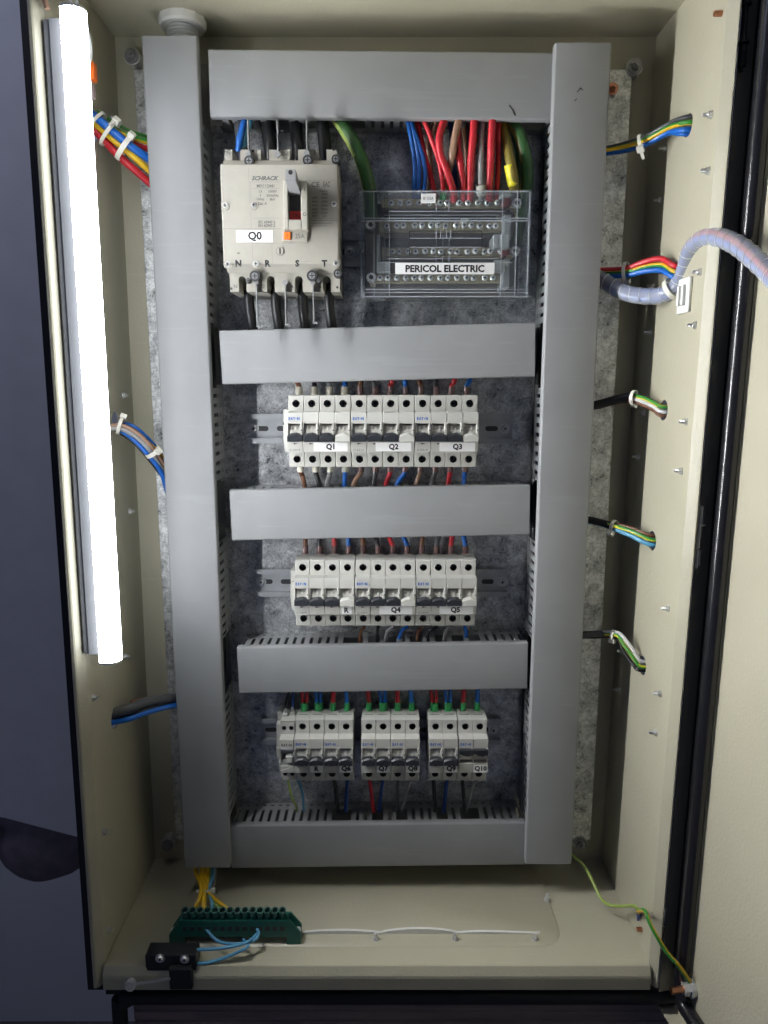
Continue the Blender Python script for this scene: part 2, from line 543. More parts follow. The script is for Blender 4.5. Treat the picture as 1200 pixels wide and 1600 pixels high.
# mounting plate with rolled edges
PL = (-277.0, 275.0, -594.0, 346.0)
PD = 873.0
mb = MB()
mb.box(PL[0], PL[1], PD, PD + 2, PL[2], PL[3], bev=0.5)
mb.box(PL[0] + 8, PL[0] + 9.2, PD - 0.5, PD, PL[2] + 10, PL[3] - 10)
mb.box(PL[1] - 9.2, PL[1] - 8, PD - 0.5, PD, PL[2] + 10, PL[3] - 10)
mb.box(PL[0], PL[0] + 1.5, PD + 2, PD + 10, PL[2], PL[3]); mb.box(PL[1] - 1.5, PL[1], PD + 2, PD + 10, PL[2], PL[3])
plate = mb.build('mounting_plate', GALV, cab)


def hexbolt(p, r, name, parent, washer=1.0, h=5.0, m=ZINC, dirn=(0, -1, 0), n=6):
    d = Vector(dirn); p = Vector(p)
    mb = MB()
    mb.cyl(p, p + d * 1.6, r * 1.55, n=24)
    mb.cyl(p + d * 1.6, p + d * (1.6 + h), r, n=n)
    mb.cyl(p + d * (1.6 + h), p + d * (1.6 + h + 3.5), r * 0.55, r * 0.5, n=14)
    return mb.build(name, m, parent, sm=30)


for px, py in ((206, 88), (992, 104), (262, 1320), (907, 1318)):
    q = bp(px, py, 870)
    b = hexbolt(q, 5.2, 'corner_bolt', cab, m=STEELB)
    MB().cyl((q[0], 870, q[2]), (q[0], 885, q[2]), 9, n=18).build('spacer', ZINC, b)
# the small bushing seen between trunking and plate edge at the top right
q = bp(957, 139, 868)
b = hexbolt(q, 4.0, 'earth_stud', cab, m=COPPER)

# screw tips that come through the side walls and floor
def screw_tip(p, dirn, parent, r=1.9, l=8.0):
    p = Vector(p); d = Vector(dirn)
    mb = MB()
    mb.cyl(p, p + d * 1.0, r * 2.0, n=12)
    mb.cyl(p + d * 1.0, p + d * 3.4, r * 1.6, n=6)
    k = 5
    for i in range(k):
        a = 3.4 + (l - 3.4) * i / k; c = 3.4 + (l - 3.4) * (i + 0.5) / k; e = 3.4 + (l - 3.4) * (i + 1) / k
        mb.cyl(p + d * a, p + d * c, r, r * 0.72, n=8); mb.cyl(p + d * c, p + d * e, r * 0.72, r, n=8)
    return mb.build('screw', ZINC, parent, sm=20)


for px, py in ((1112, 179), (1108, 267), (1095, 425), (1087, 508), (1073, 659), (1065, 736), (1045, 951), (1032, 1084), (1026, 1145),
               (1041, 232), (1033, 313), (1022, 447), (1017, 520), (1008, 645), (999, 714), (974, 1018), (968, 1078)):
    q = wall_hit(px, py, 1)
    screw_tip((q[0], q[1], q[2]), (-1, 0.06, 0.03), rw)
for px, py in ((192, 618), (202, 799), (195, 1026), (145, 1090), (161, 1300), (168, 1453), (174, 185)):
    q = wall_hit(px, py, -1)
    screw_tip((q[0], q[1], q[2]), (1, 0.06, 0.02), lw, l=6)
q = wall_hit(1128, 21, 1)
MB().cyl(q, (q[0] - 7, q[1], q[2]), 2.6, n=12).build('earth_stud', COPPER, rw)
q = wall_hit(1003, 1452, 1)
MB().cyl(q, (q[0] - 6, q[1], q[2]), 2.6, n=12).build('earth_stud', COPPER, rw)
for px, py in ((587, 1468), (711, 1468), (836, 1468), (855, 1406)):
    d = -(-631 + 2) / ((FPX * sin(PITCH) + (py - 800) * cos(PITCH)) / (FPX * cos(PITCH) - (py - 800) * sin(PITCH)))
    q = bp(px, py, d)
    screw_tip((q[0], q[1], -629), (0, 0, 1), floor_o, r=2.0, l=8.5)

# white strip of sealing foam squeezed up behind the floor screws
mb = MB()
pts = []
for i in range(61):
    t = i / 60
    x = -96 + t * 278
    h = 0.6 + 1.9 * max(0, sin(pi * ((t * 3.05) % 1.0))) ** 0.6 * (1 if t < 0.34 else (1.6 if t < 0.66 else 0.9 * (1.05 - t) * 2.4))
    pts.append((x, h))
for (xa, ha), (xb, hb) in zip(pts, pts[1:]):
    mb.add([(xa, 746, -629.2), (xb, 746, -629.2), (xb, 746, -629 + hb * 2), (xa, 746, -629 + ha * 2),
            (xa, 749, -629.2), (xb, 749, -629.2), (xb, 749, -629 + hb * 2), (xa, 749, -629 + ha * 2)],
           [(0, 1, 2, 3), (7, 6, 5, 4), (3, 2, 6, 7)])
mb.build('foam_seal', WHITE, gp, sm=60)

# door, swung about 99 degrees open
A = radians(9.3)
HX, HD = 337.0, 690.0
dv = Vector((sin(A), -cos(A), 0)); nv = Vector((-cos(A), -sin(A), 0))     # along the door towards the viewer; inner face normal
def DP(u, w, z):                                # u along door from gasket line, w out of the inner face
    p = Vector((HX, HD, 0)) + dv * u + nv * w
    return shear((p.x, p.y, z))


mb = MB()
def dbox(mb, u0, u1, w0, w1, z0, z1, m=0):
    vs = [DP(u, w, z) for z in (z0, z1) for w in (w0, w1) for u in (u0, u1)]
    mb.add(vs, [(0, 2, 3, 1), (4, 5, 7, 6), (0, 1, 5, 4), (2, 6, 7, 3), (0, 4, 6, 2), (1, 3, 7, 5)], m)


dbox(mb, -22, 590, -2, 0, -688, 430)
dbox(mb, -24, -22.3, -2, 16, -688, 430)
dbox(mb, -22, 590, -2, 16, -690, -688.3)
door = mb.build('door', DOORP, cab, sm=0)
# foam gasket: rounded strip that runs down the hinge side and turns along the bottom
mb = MB()
path = [DP(2, 6, 440)] + [DP(2, 6, z) for z in range(420, -640, -20)] + [DP(3, 6, -650), DP(7, 6, -657), DP(14, 6, -660)] + [DP(u, 6, -661) for u in range(30, 560, 20)]
mb.tube(path, 8.2, 14)
mb.build('gasket', RUBBER, door, sm=60)
mb = MB()
dbox(mb, 6, 9, 0, 1.5, -640, 420)
mb.build('sealing_bead', DOORP, door, sm=0)
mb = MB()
dbox(mb, -21.5, -8, 0.3, 2.5, -640, 430)  # plain black strip laid along the hinge side of the door face
mb.build('black_edge_strip', RUBBER, door, sm=0)
q = bp(1052, 1534, 684)
stud = MB(); pz = q[2]
c0 = Vector(DP(13, 0, pz - 1)); n3 = Vector((nv.x, nv.y, 0))
stud.cyl(c0, c0 + n3 * 5, 9.5, n=20, m=1); stud.cyl(c0 + n3 * 5, c0 + n3 * 11, 7.2, n=6, m=1); stud.cyl(c0 + n3 * 11, c0 + n3 * 25, 3.6, n=14, m=0)
stud.build('earth_stud', [COPPER, ZINC], door, sm=30)
STUD = c0 + n3 * 6

# hinges in the gap
for (ya, yb, px0, px1) in ((-40, 112, 1168, 1158), (790, 888, 1096, 1087), (1420, 1492, 1037, 1028)):
    pa = bp(px0, ya, 704); pb = bp(px1, yb, 704)
    mb = MB()
    a_, b_ = Vector(pa), Vector(pb)
    for t0, t1, r in ((0.0, 0.28, 3.6), (0.29, 0.31, 5.2), (0.32, 0.68, 2.6), (0.69, 0.71, 5.2), (0.72, 0.95, 3.6), (0.95, 1.0, 1.8)):
        mb.cyl(a_.lerp(b_, t0), a_.lerp(b_, t1), r, n=14)
    mb.build('hinge', DARKSTEEL if ya < 700 else RAILM, cab, sm=30)

# support below the cabinet
sup = thing('support_stand', 'black steel stand with a dark slatted board under the cabinet', 'stand', (0, 720, -760))
pth = spline([(-300, 712, -900), (-300, 712, -700), (-297, 712, -689), (-288, 712, -682), (-270, 712, -679.5), (0, 712, -679.5), (330, 712, -679.5)], 6)
MB().tube(pth, 8.5, 12).build('tube_frame', DARKSTEEL, sup, sm=60)
for i in range(4):
    z = -690 - i * 13.5
    MB().box(-286, 330, 716 + i * 0.5, 730, z - 12.3, z, bev=0.8).build('board', BOARD, sup)

# things in the gloom to the left
mb = MB()
for i in range(13):
    for j in range(25):
        th = pi * i / 12; ph = 2 * pi * j / 24
        r = 1 + 0.05 * sin(3 * ph + 1) * sin(th)
        mb.v.append((-545 + 84 * r * sin(th) * cos(ph), 1060 + 55 * sin(th) * sin(ph), -704 + 82 * r * cos(th)))
for i in range(12):
    for j in range(24):
        mb.f.append([i * 25 + j, i * 25 + j + 1, (i + 1) * 25 + j + 1, (i + 1) * 25 + j]); mb.m.append(0)
bag = thing('cloth_bag', 'dark rounded cloth bag in the gloom left of the cabinet', 'bag', (-545, 1060, -786))
mb.build('pouch', CLOTH, bag, sm=60)
MB().tube(spline([(-590, 1012, -672), (-612, 1006, -684), (-640, 1000, -690), (-690, 1000, -694)], 6), 7, 8).build('strap', CLOTH, bag)
mb = MB()
a = bp(-60, -60, 990); b = bp(120, -60, 990); c = bp(128, 1308, 990); d_ = bp(10, 1277, 990)
poly = [(a[0], a[2]), (b[0], b[2]), (c[0], c[2]), (d_[0], d_[2]), (bp(-60, 1262, 990)[0], bp(-60, 1262, 990)[2])]
mb.prism(poly, 'y', 988, 991)
o = mb.build('cardboard_sheet', CARD); tag(o, 'grey sheet of card leaning above the dark cloth bag', 'card sheet')

# cable gland locknut in the roof, above the left trunking
q = bp(285, 36, 846)
gl = thing('cable_gland', 'grey plastic cable gland with a ribbed locknut in the cabinet roof', 'cable gland', (q[0], 846, ZT))
mb = MB(); mb.cyl((q[0], 846, ZT - 7), (q[0], 846, ZT), 25, n=12); mb.cyl((q[0], 846, ZT - 9), (q[0], 846, ZT - 7), 23, 25, n=12)
mb.build('locknut', WHITE, gl, sm=20)
mb = MB()
for i in range(14):
    z = ZT - 9 - i * 3
    mb.cyl((q[0], 846, z), (q[0], 846, z - 1.5), 16, 17.2, n=24); mb.cyl((q[0], 846, z - 1.5), (q[0], 846, z - 3), 17.2, 16, n=24)
mb.build('thread', LGREY, gl, sm=20)
q = bp(203, 26, 800)
MB().cyl((q[0], q[1], ZT - 2), (q[0], q[1], ZT), 9, n=20).build('plug', PAINT, cab)

# ------------------------------------------------------------------ LED batten light on the left wall
led = thing('led_tube_light', 'glowing white LED tube light fixed upright on the left wall', 'light', (-300, 702, 30))
LT, LBt = 322.0, -272.0
LX, LD = -280.0, 696.0
mb = MB()
mb.box(-302, LX, 701, 715, LBt + 3, LT - 3, bev=1.5)
mb.box(-296, LX - 3, 699.5, 701.5, LBt + 3, LT - 3, bev=0.6)
mb.build('housing', mat('lamp_housing_grey', (0.22, 0.225, 0.235), 0.4), led, xf=shear)
mb = MB()
prof = [(LX, LD - 9.5), (LX + 4, LD - 10.5)] + [(LX + 8 + 11 * sin(radians(w)), LD - 10.5 * cos(radians(w))) for w in range(0, 181, 15)] + [(LX + 4, LD + 10.5), (LX, LD + 9.5)]
mb.prism(prof, 'z', LBt, LT)
mb.build('diffuser', LED, led, xf=shear, sm=40)
for z0, z1 in ((LT, LT + 2.5), (LBt - 2.5, LBt)):
    m2 = MB(); m2.prism([(p[0] * 1.0, p[1]) for p in prof], 'z', z0, z1); m2.build('end_cap', WHITE, led, xf=shear, sm=40)


# ------------------------------------------------------------------ cable trunking
def slotted(mb, L, D, pitch, sw, v0, place, skip=None, h0=0.10, h1=0.16, vtop=1.0):
    """wall of fingers: u runs along the trunking, v from the base (0) to the cover (D)"""
    n = int(L // pitch)
    st = (L - n * pitch) / 2
    place(0, L, 0, D * h0)
    place(0, L, D * h1, D * v0)
    hw = sw * 1.15
    last = 0
    for i in range(n + 1):
        c = st + i * pitch
        if c - hw / 2 > last: place(last, c - hw / 2, D * h0, D * h1)
        last = c + hw / 2
    if last < L: place(last, L, D * h0, D * h1)
    last = 0
    for i in range(n + 1):
        c = st + i * pitch
        a, b = last, c - sw / 2
        if b > a and not (skip and skip(0.5 * (a + b))): place(a, b, D * v0, D * vtop)
        last = c + sw / 2
    if last < L: place(last, L, D * v0, D * vtop)


def cover_profile(w, depth, lip, t=1.6, r=2.2):
    h = w / 2
    out = [(-h, lip), (-h, r)] + [(-h + r - r * cos(radians(a)), r - r * sin(radians(a))) for a in (30, 60)] + [(-h + r, 0), (h - r, 0)] + \
          [(h - r + r * sin(radians(a)), r - r * cos(radians(a))) for a in (30, 60)] + [(h, r), (h, lip), (h - t, lip), (h - t, t + 0.5), (-h + t, t + 0.5), (-h + t, lip)]
    return out


def trunk_h(label, TL, TR, BL, BR, d=819.0, base=872.5, skip_top=None, skip_bot=None, cut=None):
    P = [bp(*p, d) for p in (TL, TR, BL, BR)]
    xl, xr = 0.5 * (P[0][0] + P[2][0]), 0.5 * (P[1][0] + P[3][0])
    H = 0.5 * ((P[0][2] - P[2][2]) + (P[1][2] - P[3][2]))
    cz = sum(p[2] for p in P) / 4
    ang = atan2(0.5 * ((P[1][2] - P[0][2]) + (P[3][2] - P[2][2])), xr - xl)
    L = xr - xl
    t = thing('cable_trunking', label, 'cable trunking', (0.5 * (xl + xr), d, cz), 'grey slotted cable trunking', -ang)
    D = base - d
    mb = MB()
    prof = [(p[1], p[0]) for p in cover_profile(H, D, 9)]       # (depth, z)
    mb.prism(prof, 'x', -L / 2, L / 2)
    mb.build('cover', PVC, t, local=True)
    for sg, sk in ((1, skip_top), (-1, skip_bot)):
        mb = MB(); zz = sg * (H / 2 - 2.6)
        skf = (lambda u, s=sk: any(a < u - L / 2 + 0.5 * (xl + xr) < b for a, b in s)) if sk else None
        slotted(mb, L - 4, D - 2.5, 10.2, 4.0, 0.32, lambda u0, u1, v0, v1: mb.box(u0 - L / 2 + 2, u1 - L / 2 + 2, D - v1, D - v0, zz - 0.8, zz + 0.8), skf)
        mb.build('slotted_wall', PVC, t, local=True, sm=0)
    MB().box(-L / 2 + 2, L / 2 - 2, D - 1.6, D, -H / 2 + 3.5, H / 2 - 3.5).build('base', PVC, t, local=True)
    return t


def trunk_v(label, top, bot, d=809.0, base=872.5, inner=1, gaps=()):
    a0, a1 = bp(*top[0], d), bp(*top[1], d)
    b0, b1 = bp(*bot[0], d), bp(*bot[1], d)
    w = 0.5 * ((a1[0] - a0[0]) + (b1[0] - b0[0]))
    zt, zb = 0.5 * (a0[2] + a1[2]), 0.5 * (b0[2] + b1[2])
    cxt, cxb = 0.5 * (a0[0] + a1[0]), 0.5 * (b0[0] + b1[0])
    ang = atan2(cxt - cxb, zt - zb)
    L = zt - zb; D = base - d
    t = thing('cable_trunking', label, 'cable trunking', (0.5 * (cxt + cxb), d, 0.5 * (zt + zb)), 'grey slotted cable trunking', ang)
    mb = MB(); mb.prism(cover_profile(w, D, 10), 'z', -L / 2, L / 2); mb.build('cover', PVC, t, local=True)
    czm = 0.5 * (zt + zb)
    for sg in (1, -1):
        mb = MB(); xx = sg * (w / 2 - 2.6)
        sk = None
        gp_ = gaps if sg == inner else ()
        segs = []; z = -L / 2 + 1
        for g0, g1 in sorted((g[0] - czm, g[1] - czm) for g in gp_):
            segs.append((z, g0)); z = g1
        segs.append((z, L / 2 - 1))
        for z0, z1 in segs:
            if z1 - z0 < 12: continue
            mb = MB()
            slotted(mb, z1 - z0, D - 2.5, 11.0, 4.4, 0.42, lambda u0, u1, v0, v1: mb.box(xx - 0.8, xx + 0.8, D - v1, D - v0, z0 + u0, z0 + u1), sk, 0.2, 0.25)
            mb.build('slotted_wall', PVC, t, local=True, sm=0)
    MB().box(-w / 2 + 3.5, w / 2 - 3.5, D - 1.6, D, -L / 2 + 1, L / 2 - 1).build('base', PVC, t, local=True)
    return t


PENS = []
TZ = [(333, 268), (62, 4), (-110, -169), (-291, -351), (-516, -577)]      # z ranges of the five rows, for the openings
GAPS = [(278, 353), (2, 67), (-180, -111), (-367, -298), (-605, -532)]
trunk_v('tall left cable trunking beside the glowing LED tube', ((221, 58), (307, 54)), ((288, 1355), (360, 1356)), inner=1, gaps=GAPS)
trunk_v('tall right cable trunking in front of the shadowed side wall', ((867, 66), (957, 68)), ((821, 1350), (893, 1350)), inner=-1, gaps=GAPS)
for pts_ in (((796, 163), (800, 168), (803, 174), (805, 178)), ((898, 158), (901, 154)), ((902, 144), (907, 137), (911, 141))):
    dd_ = 808.9 if pts_[0][0] > 860 else 818.9
    PENS.append((pts_, dd_))


def xg(*pp): return [(bp(a, 1275, 850)[0], bp(b, 1275, 850)[0]) for a, b in pp]


trunk_h('top horizontal cable trunking above the cream main switch', (326, 75), (868, 82), (328, 183), (868, 186), skip_bot=xg((340, 352), (368, 388), (404, 428), (446, 468), (494, 574), (628, 700), (712, 832)))
trunk_h('second horizontal cable trunking, between main switch and breakers Q1 to Q3', (342, 517), (836, 503), (348, 600), (836, 589))
trunk_h('third horizontal cable trunking, between the rows starting Q1 and R', (359, 766), (828, 757), (362, 845), (827, 836), skip_top=xg((440, 470), (485, 500)))
trunk_h('fourth horizontal cable trunking, between rows holding Q4 and Q7', (371, 1012), (825, 1004), (373, 1084), (823, 1077), skip_top=xg((543, 562), (577, 590), (600, 620), (640, 655), (670, 685), (695, 708), (720, 733)))
trunk_h('bottom horizontal cable trunking below breakers Q6 to Q10', (361, 1291), (820, 1285), (361, 1357), (820, 1352), skip_top=xg((526, 543), (578, 596), (619, 634), (684, 699), (723, 740)))


for pts_, dd_ in PENS:
    par_ = [o for o in bpy.data.objects if o.name.startswith('cable_trunking') and ('right' in o['label'] if dd_ < 812 else 'top' in o['label'])][0]
    mk = MB(); mk.tube([bp(p[0], p[1], dd_) for p in pts_], 0.45, 6); mk.build('pen_mark', INK, par_)
# ------------------------------------------------------------------ DIN rails
def rail(label, x0, x1, zc, screws=()):
    t = thing('din_rail', label, 'rail', (0.5 * (x0 + x1), PD, zc), 'mounting rails for the breakers')
    mb = MB()
    pr = [(PD, zc - 12.5), (PD - 6.5, zc - 12.5), (PD - 6.5, zc - 17.5), (PD - 7.5, zc - 17.5), (PD - 7.5, zc - 11.5), (PD - 1, zc - 11.5),
          (PD - 1, zc + 11.5), (PD - 7.5, zc + 11.5), (PD - 7.5, zc + 17.5), (PD - 6.5, zc + 17.5), (PD - 6.5, zc + 12.5), (PD, zc + 12.5)]
    mb.prism(pr, 'x', x0, x1)
    mb.build('rail_profile', RAILM, t, sm=0)
    k = 0
    mb = MB(); x = x0 + 14
    while x < x1 - 10:
        mb.prism([(p[0], p[1]) for p in rounded(x - 7.5, x + 7.5, zc - 3, zc + 3, 2.9, 4)], 'y', PD - 1.25, PD - 1.05)
        x += 25
    mb.build('slot_row', DARKH, t, sm=0)
    for sx in screws:
        mb = MB()
        mb.cyl((sx, PD - 1, zc), (sx, PD - 1.8, zc), 6.2, n=20); mb.cyl((sx, PD - 1.8, zc), (sx, PD - 4.5, zc), 4.3, 3.2, n=18)
        mb.box(sx - 2, sx + 2, PD - 4.9, PD - 4.45, zc - 0.5, zc + 0.5, 1); mb.box(sx - 0.5, sx + 0.5, PD - 4.95, PD - 4.45, zc - 2, zc + 2, 1)
        mb.build('mounting_screw', [ZINC, DARKH], t, sm=30)
    return t


RZ = [-49.8, -239.3, -436.5]
rail('zinc rail carrying the breakers Q1 to Q3', -160, 154, RZ[0], (bp(396, 668, 870)[0], bp(789, 668, 870)[0]))
rail('zinc rail carrying breakers Q4 and Q5', -160, 153, RZ[1], (bp(408, 914, 870)[0], bp(785, 908, 870)[0]))
rail('zinc rail carrying breakers Q6 to Q10', -160, 150, RZ[2], (bp(400, 1142, 870)[0], bp(771, 1139, 870)[0]))
rail('short zinc rail behind the clear terminal block', -60, 150, bp(600, 392, 866)[2], (bp(546, 384, 870)[0],))

# ------------------------------------------------------------------ breakers
PW = 17.5
NY = 0.0                                      # nose plane; terminal face 14 behind, rear at 62


def housing_mesh():
    mb = MB()
    g = 0.15; x0, x1 = g, PW - g
    def P(u, v, w): return (u, 14 + w, v)
    for z0, z1, cz in ((22, 40, 31), (-40, -22, -31)):
        e = 0.6
        vs = [(x0, 14 + e, z0), (x1, 14 + e, z0), (x1, 14 + e, z1 - (e if z1 > 0 else 0)), (x0, 14 + e, z1 - (e if z1 > 0 else 0))]
        mb.facehole(P, x0 + e, x1 - e, z0 + (e if z0 < 0 and z0 < -30 else 0), z1 - (e if z1 > 30 else 0), PW / 2, cz, 4.1, 20, 0, 16, 1)
        # chamfer ring + sides + top
        za, zb = z0, z1
        zi0, zi1 = z0 + (e if z0 < -30 else 0), z1 - (e if z1 > 30 else 0)
        F = [(x0 + e, 14, zi0), (x1 - e, 14, zi0), (x1 - e, 14, zi1), (x0 + e, 14, zi1)]
        B = [(x0, 14 + e, za), (x1, 14 + e, za), (x1, 14 + e, zb), (x0, 14 + e, zb)]
        R = [(x0, 41, za), (x1, 41, za), (x1, 41, zb), (x0, 41, zb)]
        mb.add(F + B + R, [(i, (i + 1) % 4, 4 + (i + 1) % 4, 4 + i) for i in range(4)] + [(4 + i, 4 + (i + 1) % 4, 8 + (i + 1) % 4, 8 + i) for i in range(4)] + [(8, 9, 10, 11)])
    mb.box(x0, x1, 0, 41, 9.5, 22, bev=0.5)
    mb.box(x0, x1, 0, 41, -22, -9.5, bev=0.5)
    mb.box(x0, x1, 13, 41, -9.5, 9.5)
    mb.box(x0, x0 + 1.0, 1.5, 13, -9.5, 9.5); mb.box(x1 - 1.0, x1, 1.5, 13, -9.5, 9.5)
    # cheeks that guide the toggle
    mb.box(x1 - 2.6, x1, -1.6, 3, -3.5, 10.5, bev=0.4); mb.box(x0, x0 + 1.4, -0.8, 3, -3.5, 10.5, bev=0.3)
    mb.box(x1 - 2.0, x1 - 0.6, -2.0, -1.5, 1.5, 3.0, 1)
    mb.box(x0, x1, 41, 62, -32, 32)
    mb.box(x0 + 3, x1 - 3, 40, 44, 39.9, 40.4)
    return mb.mesh('pole_housing', [CREAM, DARKH], sm=25)


def housing_top_mark():
    return MB().box(2.5, 14.5, 27, 28, 40.05, 40.15).mesh('top_mark', INK, sm=0)


def screw_mesh():
    mb = MB()
    mb.cyl((0, 0, 0), (0, -1.8, 0), 3.4, n=14)
    mb.box(-2.6, 2.6, -2.1, -1.75, -0.5, 0.5, 1); mb.box(-0.5, 0.5, -2.15, -1.75, -2.6, 2.6, 1)
    return mb.mesh('terminal_screw', [HANDLE, DARKH], sm=30)


def drum_mesh():
    mb = MB()
    poly = [(13, -9)] + [(9.5 - 9.0 * cos(radians(a)), 0 - 9.0 * sin(radians(a))) for a in range(80, -81, -16)] + [(13, 9)]
    mb.prism(poly, 'x', 1.8, PW - 3.0)
    for x in (5.2, 9.6):
        mb.box(x, x + 0.5, 0.3, 2, -4.5, 7)
    return mb.mesh('toggle_drum', DRUM, sm=30)


def toggle_mesh(name, m, up=False):
    mb = MB()
    sg = -1 if up else 1
    xs = [0.7, 5.0, 10.5, PW - 0.7]
    ht = [-3.4, -1.2, -0.4, -2.6]
    rows = []
    for x, h in zip(xs, ht):
        rows.append([(x, 5, h + 1.2), (x, -3.4, h - 0.6), (x, -5.2, h - 2.0), (x, -5.6, -9.6), (x, -4.0, -10.2), (x, 3.0, -9.9)])
    vs = [(p[0], p[1], sg * p[2]) for r in rows for p in r]
    k = 6; fs = []
    for i in range(3):
        for j in range(k):
            jj = (j + 1) % k
            fs.append((i * k + j, i * k + jj, (i + 1) * k + jj, (i + 1) * k + j))
    fs += [list(range(k)), list(range(3 * k, 4 * k))]
    mb.add(vs, fs)
    return mb.mesh(name, m, sm=18)


def logo_mesh(m, w=12.0, h=3.3):
    mb = MB(); lw = w / 5.0; st = 0.85
    def bar(x0, x1, z0, z1): mb.add([(x0, 0, z0), (x1, 0, z0), (x1, 0, z1), (x0, 0, z1)], [(0, 1, 2, 3)])
    def sl(x0, x1, t):        # slanted bar from (x0, bottom) to (x1, top)
        mb.add([(x0, 0, -h / 2), (x0 + t, 0, -h / 2), (x1 + t, 0, h / 2), (x1, 0, h / 2)], [(0, 1, 2, 3)])
    x = -w / 2
    bar(x, x + st, -h / 2, h / 2)
    for z in (-h / 2, -0.3, h / 2 - 0.75): bar(x + st, x + 2.0, z, z + 0.7)
    x += lw; sl(x + 0.0, x + 0.75, 0.75); sl(x + 1.5, x + 0.75, 0.75)
    x += lw; bar(x + 0.2, x + 2.2, h / 2 - 0.75, h / 2); bar(x + 0.8, x + 1.6, -h / 2, h / 2 - 0.75)
    x += lw; bar(x + 0.4, x + 1.5, -0.55, 0.55)
    x += lw - 0.2; bar(x, x + 0.8, -h / 2, h / 2); bar(x + 1.9, x + 2.7, -h / 2, h / 2)
    mb.add([(x + 0.8, 0, h / 2), (x + 0.8, 0, h / 2 - 1.3), (x + 1.9, 0, -h / 2), (x + 1.9, 0, -h / 2 + 1.3)], [(0, 1, 2, 3)])
    return mb.mesh('maker_logo', m, sm=0)


ME_LOGO, ME_LOGO_G = logo_mesh(BINK), logo_mesh(GINK)
ME_H, ME_S, ME_D = housing_mesh(), screw_mesh(), drum_mesh()
ME_TM = housing_top_mark()
ME_TB, ME_TW = toggle_mesh('toggle_black', TOGB), toggle_mesh('toggle_white', CREAM)
ME_TU = toggle_mesh('toggle_up', TOGB, True)
tri = MB(); tri.add([(0, -0.06, 0.9), (5.2, -0.06, 0.0), (0, -0.06, -0.9)], [(0, 2, 1)])
ME_TRI = tri.mesh('arrow_mark', INK, sm=0)
POLES = {}                                    # (breaker, pole index) -> top centre, bottom centre


def breaker(key, label, x, dn, zc, toggles, sticker=None, arrows=(), print_='C32/4', rowmarks=False, logos=(0,), group='white modular circuit breakers', up=False):
    t = thing('circuit_breaker', label, 'circuit breaker', (x, dn, zc), group)
    for i, tg in enumerate(toggles):
        h = inst('pole', ME_H, t, (i * PW, 0, 0))
        inst('terminal_screw', ME_S, h, (PW / 2, 28, 31)); inst('terminal_screw', ME_S, h, (PW / 2, 28, -31))
        inst('toggle_drum', ME_D, h)
        me = {'b': ME_TU if up else ME_TB, 'w': ME_TW}[tg]
        o = inst('toggle', me, h)
        o['label'] = 'black toggle' if tg == 'b' else 'white toggle'
        if rowmarks: inst('top_mark', ME_TM, h)
        if i in logos: inst('maker_logo', ME_LOGO, t, (i * PW + 8.0, -0.06, 15.0))
        if i in arrows: inst('arrow_mark', ME_TRI, t, (i * PW + 7.0, 0, -12.6))
        POLES[(key, i)] = ((x + (i + 0.5) * PW, dn, zc + 40), (x + (i + 0.5) * PW, dn, zc - 40))
    if print_:
        text(print_, t, (8.2, -0.06, -19.4), 2.3, GINK, width=11.5, name='rating_print')
    if sticker:
        s_, xa, xb, xt, sz = sticker
        st = MB().box(xa, xb, -0.35, -0.1, -21.0, -11.2).mesh('label_sticker', PAPER, sm=0)
        so = inst('label_sticker', st, t)
        text(s_, so, (xt, -0.42, -16.2), sz, INK, bold=0.045)
    return t


def xat(px, py, d): return bp(px, py, d)[0]


d1, d2, d3 = 800.0, 807.0, 804.0
x1 = xat(448.5, 675, d1)
breaker('Q1', 'white four pole breaker labelled Q1 with cream wire ferrules', x1, d1, RZ[0], 'bbbw', ('Q1', 29, 66.5, 47.5, 5.8), (0, 1))
breaker('Q2', 'white four pole breaker labelled Q2 in the middle of its row', x1 + 4 * PW + 0.5, d1, RZ[0], 'bbbw', ('Q2', 27, 66.5, 47, 5.8), (0, 1))
breaker('Q3', 'white four pole breaker labelled Q3 at the right of the upper row', x1 + 8 * PW + 1.0, d1, RZ[0], 'bbbw', ('Q3', 27, 66.5, 47, 5.8), (0, 1))
x2 = xat(459.5, 930, d2)
breaker('R4', 'white four pole breaker marked R left of Q4', x2, d2, RZ[1], 'bbbw', ('R', 55, 66.5, 60.5, 6.0), (0, 1, 2), 'C16/4')
breaker('Q4', 'white four pole breaker labelled Q4 in the middle of its row', x2 + 4 * PW + 0.6, d2, RZ[1], 'bbbw', ('Q4', 28, 66, 47, 6.0), (0, 1), 'C16/4')
breaker('Q5', 'white four pole breaker labelled Q5 at the right end of its row', x2 + 8 * PW + 1.2, d2, RZ[1], 'bbbw', ('Q5', 27, 66, 45.5, 6.0), (0, 1), 'C16/4')
x3 = xat(460, 1180, d3)
breaker('R2', 'two pole breaker marked R beside the grey auxiliary module', x3, d3, RZ[2], 'bb', ('R', 18.5, 34, 26.5, 6.2), (0,), None, True)
breaker('Q6', 'two pole breaker labelled Q6 right of the lower R breaker', x3 + 2 * PW + 0.3, d3, RZ[2], 'bb', ('Q6', 18.5, 34.5, 26.5, 6.2), (0,), None, True)
x3b = xat(564.5, 1180, d3)
breaker('Q7', 'two pole breaker labelled Q7 right of the first gap', x3b, d3, RZ[2], 'bb', ('Q7', 18.5, 34.5, 26.5, 6.2), (0,), None, True)
breaker('Q8', 'two pole breaker labelled Q8 just left of the second gap', x3b + 2 * PW + 0.3, d3, RZ[2], 'bb', ('Q8', 18.5, 34.5, 26.5, 6.2), (0,), None, True)
x3c = xat(670, 1180, d3)
breaker('Q9', 'two pole breaker labelled Q9 with its toggles down', x3c, d3, RZ[2], 'bb', ('Q9', 18.5, 34.5, 27, 6.2), (0,), None, True)
